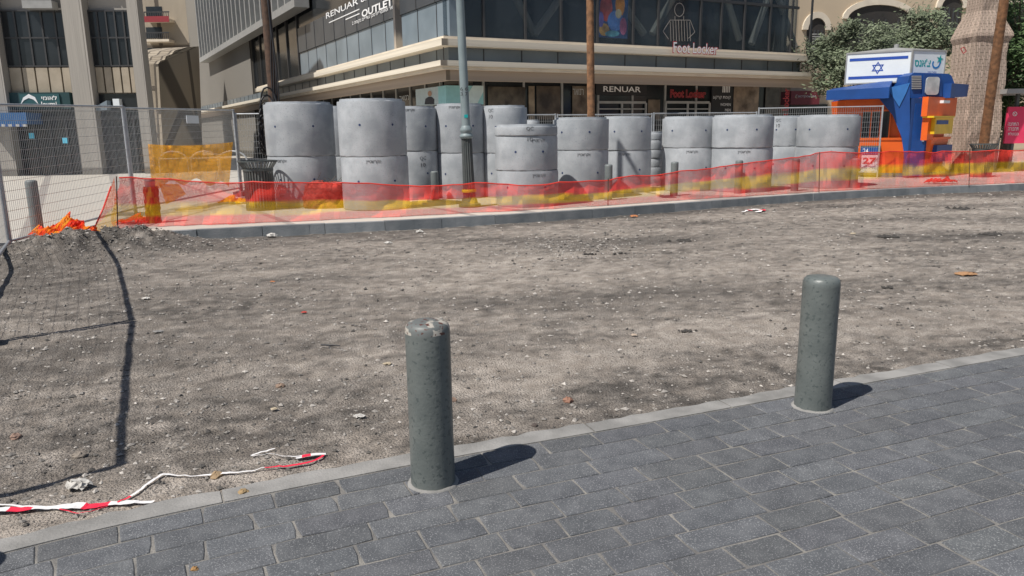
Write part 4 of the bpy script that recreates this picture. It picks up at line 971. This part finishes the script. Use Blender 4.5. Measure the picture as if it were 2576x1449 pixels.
# graffiti wall
b=MB(); fW=FR_(G(2405,412,PZ),(1,-.1)); z1_=fW.at(2455,343,0)[1]; uu=fW.at(2512,380,0)[0]
b.fbox(fW,0,uu,-.4,0,PZ,z1_); wo=tag(b.build('low_wall',M('pale_concrete',(.62,.6,.56),(.5,.49,.46),scale=3)),'low pale wall with graffiti right of the kiosk','wall')
b=MB()
gp=[(2412,352),(2432,350),(2416,368),(2440,366),(2414,386),(2436,384),(2420,398)],[(2448,350),(2468,352),(2450,365),(2474,370),(2455,385),(2478,380)]
for g_ in gp:
    for s_,e_ in zip(g_,g_[1:]): b.tube(fW.p(*fW.at(*s_,.02),.02),fW.p(*fW.at(*e_,.02),.02),.025,n=4)
b.build('graffiti',M('graffiti_green',(.05,.08,.06)),wo)
# bus shelter with red poster
pS=G(2536,432,PZ); fS=FR_(pS,(1,-.05)); root=empty('bus_shelter',pS); tag(root,'grey roofed shelter with a red poster at the right edge','shelter')
b=MB(); zt=fS.at(2540,236,0)[1]; b.fbox(fS,-.55,2.4,-1.3,.4,zt-.0,zt+.14); b.build('roof',mt_lframe,root)
b=MB(); b.fbox(fS,.0,.08,-.1,0,PZ,zt-.002); b.fbox(fS,2.2,2.28,-.1,0,PZ,zt-.002); b.build('frame',mt_cast,root)
b=MB(); b.cur=(.75,.04,.12); pxbox(b,fS,2532,268,2600,360,-.02,.06); b.build('poster',mt_any,root)
textpx(heb('תחבורה'),'poster_letters',mt_white,fS,2536,320,2562,328,.07,root); textpx(heb('התחנה'),'poster_letters',mt_white,fS,2536,308,2562,316,.07,root); textpx(heb('מבוטלת'),'poster_letters',mt_white,fS,2536,332,2562,340,.07,root)
b=MB(); 
for k in range(16):
    t0,t1=2*math.pi*k/16,2*math.pi*(k+1)/16; b.tube(fS.p(*fS.at(2553+5*math.cos(t0),286+5*math.sin(t0),.07),.07),fS.p(*fS.at(2553+5*math.cos(t1),286+5*math.sin(t1),.07),.07),.009,n=4)
b.tube(fS.p(*fS.at(2550,283,.07),.07),fS.p(*fS.at(2556,290,.07),.07),.009,n=4); b.build('poster_symbol',mt_white,root)
# ------------------------------------------------------------ KIOSK
K=G(2275,446,PZ); root=empty('lottery_kiosk',(K.x,K.y,PZ)); tag(root,'orange and blue street kiosk with a white rooftop sign box','kiosk')
sK=(K-CO).dot(fw)/F; kz=lambda y:P(2275,y,K.y).z
def kp(px,dy): return Vector((K.x+(px-2275)*sK*(1+dy/22),K.y+dy,0))
v0,v1,v2,v3=kp(2152,.95),kp(2287,0),kp(2332,0),kp(2403,.7); v4=v3+Vector((.1,1.5,0)); v5=v0+Vector((.2,1.5,0))
plan=[v0,v1,v2,v3,v4,v5]
cenK=sum(plan,Vector())/6
def off(k): return [((cenK+(p-cenK)*k).x,(cenK+(p-cenK)*k).y) for p in plan]
def loft(b,k0,z0,k1,z1,dx=0,dy=0):
    A=[(x,y,z0) for x,y in off(k0)];B=[(x+dx,y+dy,z1) for x,y in off(k1)]; n=6
    b.add(A+B,[tuple(range(n))[::-1],tuple(range(n,2*n))]+[(i,(i+1)%n,n+(i+1)%n,n+i) for i in range(n)])
zc1=kz(352); zw=kz(246)
b=MB(); loft(b,.92,PZ,.925,PZ+.12); b.build('plinth',mt_blue,root)
b=MB(); loft(b,.93,PZ+.122,1.03,zc1); b.build('lower_body',mt_orange,root)
b=MB(); loft(b,1.06,zc1+.002,1.08,zc1+.07); b.build('counter',mt_orange,root)
b=MB(); loft(b,.93,zc1+.072,.99,zw); b.build('upper_body',mt_orange,root)
b=MB(); loft(b,.99,zw+.002,.7,kz(215)); b.build('roof_hull',mt_blue,root)
fK1=FR_(v0,v1-v0); fK2=FR_(v1,v2-v1); fK3=FR_(v2,v3-v2)
b=MB(); pxbox(b,fK1,2166,280,2238,348,-.3,.0); wo=b.build('serving_window',mt_dglass,root)
b=MB(); [pxbox(b,fK1,x-1.5,278,x+1.5,350,.0,.05) for x in (2166,2190,2214,2238)]; pxbox(b,fK1,2164,276,2240,280,.0,.05); b.build('window_frame',mt_orange,wo)
b=MB(); b.cur=(.1,.4,.45); pxbox(b,fK1,2150,298,2164,346,-.02,.07); b.build('side_notice',mt_any,root)
b=MB(); b.fpoly(fK1,[fK1.at(x,y,.16) for x,y in ((2205,240),(2212,226),(2289,208),(2289,444),(2282,444),(2268,345),(2246,290))],-.05,.16); b.build('blue_wing',mt_blue,root)
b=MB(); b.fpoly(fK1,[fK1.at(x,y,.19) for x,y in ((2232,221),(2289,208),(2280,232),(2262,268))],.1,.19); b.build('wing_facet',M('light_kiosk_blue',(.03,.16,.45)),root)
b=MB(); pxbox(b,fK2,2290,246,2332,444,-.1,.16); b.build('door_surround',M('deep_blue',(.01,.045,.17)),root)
b=MB(); pxbox(b,fK2,2295,260,2328,442,.16,.19); dd=b.build('door',mt_blue,root)
b=MB(); pxbox(b,fK2,2321,345,2325,356,.19,.23); b.build('door_handle',mt_galv,dd)
b=MB(); pxbox(b,fK3,2334,244,2406,292,-.02,.14); b.build('right_fascia',mt_orange,root)
b=MB(); pxbox(b,fK3,2352,296,2397,336,.02,.26); yo=b.build('yellow_box',mt_yellow,root)
b=MB(); pxbox(b,fK3,2357,302,2386,312,.26,.27); b.build('box_label',mt_blue,yo)
b=MB(); pxbox(b,fK3,2350,291,2402,295.5,.0,.32); b.build('box_lid',mt_yellow,yo)
b=MB(); pxbox(b,fK3,2334,293,2350,352,-.02,.15); b.build('right_pillar',mt_orange,root)
b=MB(); pxbox(b,fK3,2356,364,2394,405,-.02,.12); b.build('blue_lower_panel',mt_blue,root)
b=MB(); pxbox(b,fK3,2374,252,2390,259,.14,.24); b.build('lamp',mt_signw,root)
b=MB(); pxbox(b,fK1,2162,366,2212,440,.0,.14); nb_=b.build('notice_board',mt_cast,root)
b=MB(); pxbox(b,fK1,2166,370,2208,388,.14,.15); b.build('notice_top',mt_blue,nb_)
b=MB(); pxbox(b,fK1,2166,390,2208,434,.14,.148); b.build('notice_sheet',mt_signw,nb_)
textpx('24','notice_letters',mt_white,fK1,2171,373,2184,385,.155,nb_); textpx('27','notice_numbers',mt_red,fK1,2170,396,2204,412,.154,nb_,.04); textpx(heb('מיליון'),'notice_letters',mt_blue,fK1,2174,416,2202,426,.154,nb_)
b=MB(); ul=fK1.at(2079,235,.75)[0]; ur=fK1.at(2236,235,.75)[0]
za,zb1=fK1.at(2150,249,.75)[1],fK1.at(2150,220,.75)[1]
HX=[(0,3,2,1),(4,5,6,7),(0,1,5,4),(1,2,6,5),(2,3,7,6),(3,0,4,7)]
b.add([fK1.p(ul,za,.75),fK1.p(ur,za,.75),fK1.p(ur,za+.03,-.5),fK1.p(ul,za+.03,-.5),fK1.p(ul,zb1-.06,.75),fK1.p(ur,zb1-.02,.75),fK1.p(ur,zb1+.25,-.5),fK1.p(ul,zb1+.05,-.5)],HX); b.build('canopy',mt_blue,root)
b=MB(); ul=fK3.at(2392,230,.3)[0]; ur=fK3.at(2436,230,.3)[0]; za,zb1=fK3.at(2410,246,.3)[1],fK3.at(2410,210,.3)[1]
b.add([fK3.p(ul,za,.3),fK3.p(ur-.05,za+.05,.3),fK3.p(ur-.05,za+.05,-.6),fK3.p(ul,za,-.6),fK3.p(ul,zb1,.3),fK3.p(ur,zb1,.3),fK3.p(ur,zb1,-.6),fK3.p(ul,zb1,-.6)],HX); b.build('canopy',mt_blue,root)
tb=FR_(kp(2285,.0),(1,.12)); b=MB()
T=lambda x,y,d=0: tb.at(x,y,d)
b.fpoly(tb,[T(2290,246),T(2402,246),T(2402,212),T(2394,190),T(2386,185),T(2300,182),T(2288,190),T(2282,214)],-1.3,0); b.build('roof_block',mt_blue,root)
b=MB(); b.fpoly(tb,[T(2322,242,.06),T(2370,242,.06),T(2368,188,.06),T(2326,186,.06)],0,.06); b.build('roof_window_surround',M('dark_kiosk_blue',(.008,.05,.2)),root)  # window surround in a darker blue than the roof block
b=MB(); pts=[]
ua=T(2330,215,.1)[0];ub=T(2363,215,.1)[0];za_=T(2345,238,.1)[1];zb2=T(2345,193,.1)[1]; rr_=.09
for cx,cz,t0 in ((ub-rr_,zb2-rr_,0),(ua+rr_,zb2-rr_,90),(ua+rr_,za_+rr_,180),(ub-rr_,za_+rr_,270)):
    for k in range(5): t=R_(t0+k*22.5); pts.append((cx+rr_*math.cos(t),cz+rr_*math.sin(t)))
b.fpoly(tb,pts,.06,.1); b.build('roof_window',M('window_white',(.45,.47,.48),(.3,.32,.33),scale=4),root)
b=MB(); 
for k in range(8): y=190+k*4.4; pxbox(b,tb,2296,y,2318,y+2.4,0,.05)
b.build('vent_louvre',mt_lframe,root)
sc0,sc1,sc2=kp(2157,1.2),kp(2282,.35),kp(2381,.75)
zb0,zt0=kz(205),kz(121)
b=MB(); s3=sc2+(sc0-sc1); b.prism([(p.x,p.y) for p in (sc0,sc1,sc2,s3)],zb0,zt0); b.build('sign_box',mt_signw,root)
b=MB(); cs=(sc0+sc2)/2; A=[(p.x,p.y,zt0+.002) for p in (sc0,sc1,sc2,s3)]; b.add(A+[(cs.x,cs.y,zt0+.12)],[(0,1,4),(1,2,4),(2,3,4),(3,0,4)]); b.lathe([(.07,zt0+.05),(.07,zt0+.2),(.001,zt0+.22)],(cs.x,cs.y,0),10); b.build('sign_box_roof',mt_lframe,root)
f1=FR_(sc0,sc1-sc0); f2=FR_(sc1,sc2-sc1); w1=(sc1-sc0).length; w2=(sc2-sc1).length; hs_=zt0-zb0
b=MB()
for fr,w_ in ((f1,w1),(f2,w2)):
    for a in ((0,w_,zb0,zb0+.04),(0,w_,zt0-.04,zt0),(0,.03,zb0+.041,zt0-.041),(w_-.03,w_,zb0+.041,zt0-.041)): b.fbox(fr,a[0],a[1],.002,.02,a[2],a[3])
b.build('sign_box_edges',mt_lframe,root)
b=MB(); b.fbox(f1,.1,w1-.1,.003,.006,zb0+hs_*.73,zb0+hs_*.82); b.fbox(f1,.1,w1-.1,.003,.006,zb0+hs_*.16,zb0+hs_*.25); 
mtF=M('flag_blue',(.02,.08,.4)); 
cu,cz=w1*.5,zb0+hs_*.49; rs=hs_*.2
for up_ in (0,180):
    T_=[(cu+rs*math.cos(R_(90+up_+120*k)),cz+rs*math.sin(R_(90+up_+120*k))) for k in range(3)]; Ti=[(cu+(x-cu)*.72,cz+(z-cz)*.72) for x,z in T_]
    for k in range(3): b.fpoly(f1,[T_[k],T_[(k+1)%3],Ti[(k+1)%3],Ti[k]],.003,.006+.001*(up_>0))
b.build('flag_design',mtF,root)
text(heb("צ'אנס"),'sign_letters',mt_teal,f2,w2*.09,w2*.56,zb0+hs_*.48,zb0+hs_*.72,.004,root,.03)
text(heb('מפעל הפיס'),'sign_letters_small',mtF,f2,w2*.5,w2*.76,zb0+hs_*.29,zb0+hs_*.36,.004,root)
b=MB(); cu,cz=w2*.71,zb0+hs_*.60
for k in range(14):
    t0,t1=R_(150+k*18),R_(150+(k+1)*18); r0_,r1_=.07+.006*k,.07+.006*(k+1)
    b.fpoly(f2,[(cu+r0_*math.cos(t0),cz+r0_*math.sin(t0)),(cu+r1_*math.cos(t1),cz+r1_*math.sin(t1)),(cu+(r1_+.05)*math.cos(t1),cz+(r1_+.05)*math.sin(t1)),(cu+(r0_+.05)*math.cos(t0),cz+(r0_+.05)*math.sin(t0))],.003,.006)
b.build('logo_swirl',M('logo_blue',(.01,.2,.5)),root)
b=MB(); cu,cz=w2*.83,zb0+hs_*.72; b.fpoly(f2,[(cu+(.13 if k%2==0 else .05)*math.cos(R_(80+36*k)),cz+(.13 if k%2==0 else .05)*math.sin(R_(80+36*k))) for k in range(10)],.003,.008); b.build('logo_star',mt_teal,root)
# ------------------------------------------------------------ trees
def tree(name,px,pyc,Y,rx,ry,rz2,label,mat,nc,nl,trunk=True,ls=.07):
    c=P(px,pyc,Y); root=empty(name,(c.x,c.y,PZ)); tag(root,label,'tree')
    cl=[]
    for i in range(nc):
        while True:
            q=Vector((random.uniform(-1,1),random.uniform(-1,1),random.uniform(-1,1)))
            if q.length<1 and q.length>.3: break
        cl.append((Vector((c.x+q.x*rx,c.y+q.y*ry,c.z+q.z*rz2)),random.uniform(.25,.55)*min(rx,rz2)*.55,random.uniform(.55,1.6)))
    b=MB()
    for i in range(nl):
        cc_,r,k=random.choice(cl); p=cc_+Vector((random.gauss(0,r),random.gauss(0,r),random.gauss(0,r*.8)))
        s_=ls*random.uniform(.6,1.4); a=Vector((random.gauss(0,1),random.gauss(0,1),random.gauss(0,1))).normalized(); d=a.orthogonal().normalized()*s_*.35; a*=s_
        kk=k*random.uniform(.8,1.2); b.cur=(kk,kk,kk); b.add([p-a,p+d,p+a,p-d],[(0,1,2,3)])
    b.build('crown',mat,root)
    b=MB(); base=Vector((c.x,c.y,PZ)); tt=Vector((c.x+.1,c.y,c.z-rz2*.3)); b.tube(base,tt,.16,.1,8)
    for q,r,k in cl[::3]: b.tube(tt,q,.045,.012,5)
    b.build('trunk',mt_bark,root)
tree('olive_tree',2180,135,30,2.3,1.5,1.1,'grey green olive tree left behind the kiosk sign box',mt_leaf,40,12000,ls=.085)
tree('olive_tree',2330,100,31,1.5,1.3,1.15,'grey green olive tree right behind the kiosk sign box',mt_leaf,28,8000,ls=.085)
tree('olive_tree',2110,190,29,.8,1,.8,'small low olive bush left of the kiosk roof',mt_leaf,14,3500,ls=.08)
tree('leafy_tree',2560,90,26,1.5,1.6,2.2,'green leafy tree at the top right edge behind the leaning pole',mt_leafd,60,16000,ls=.08)
tree('leafy_tree',2540,250,27,1.1,1.2,1.2,'dark leafy shrub above the shelter roof at the right edge',mt_leafd,30,7000,ls=.08)
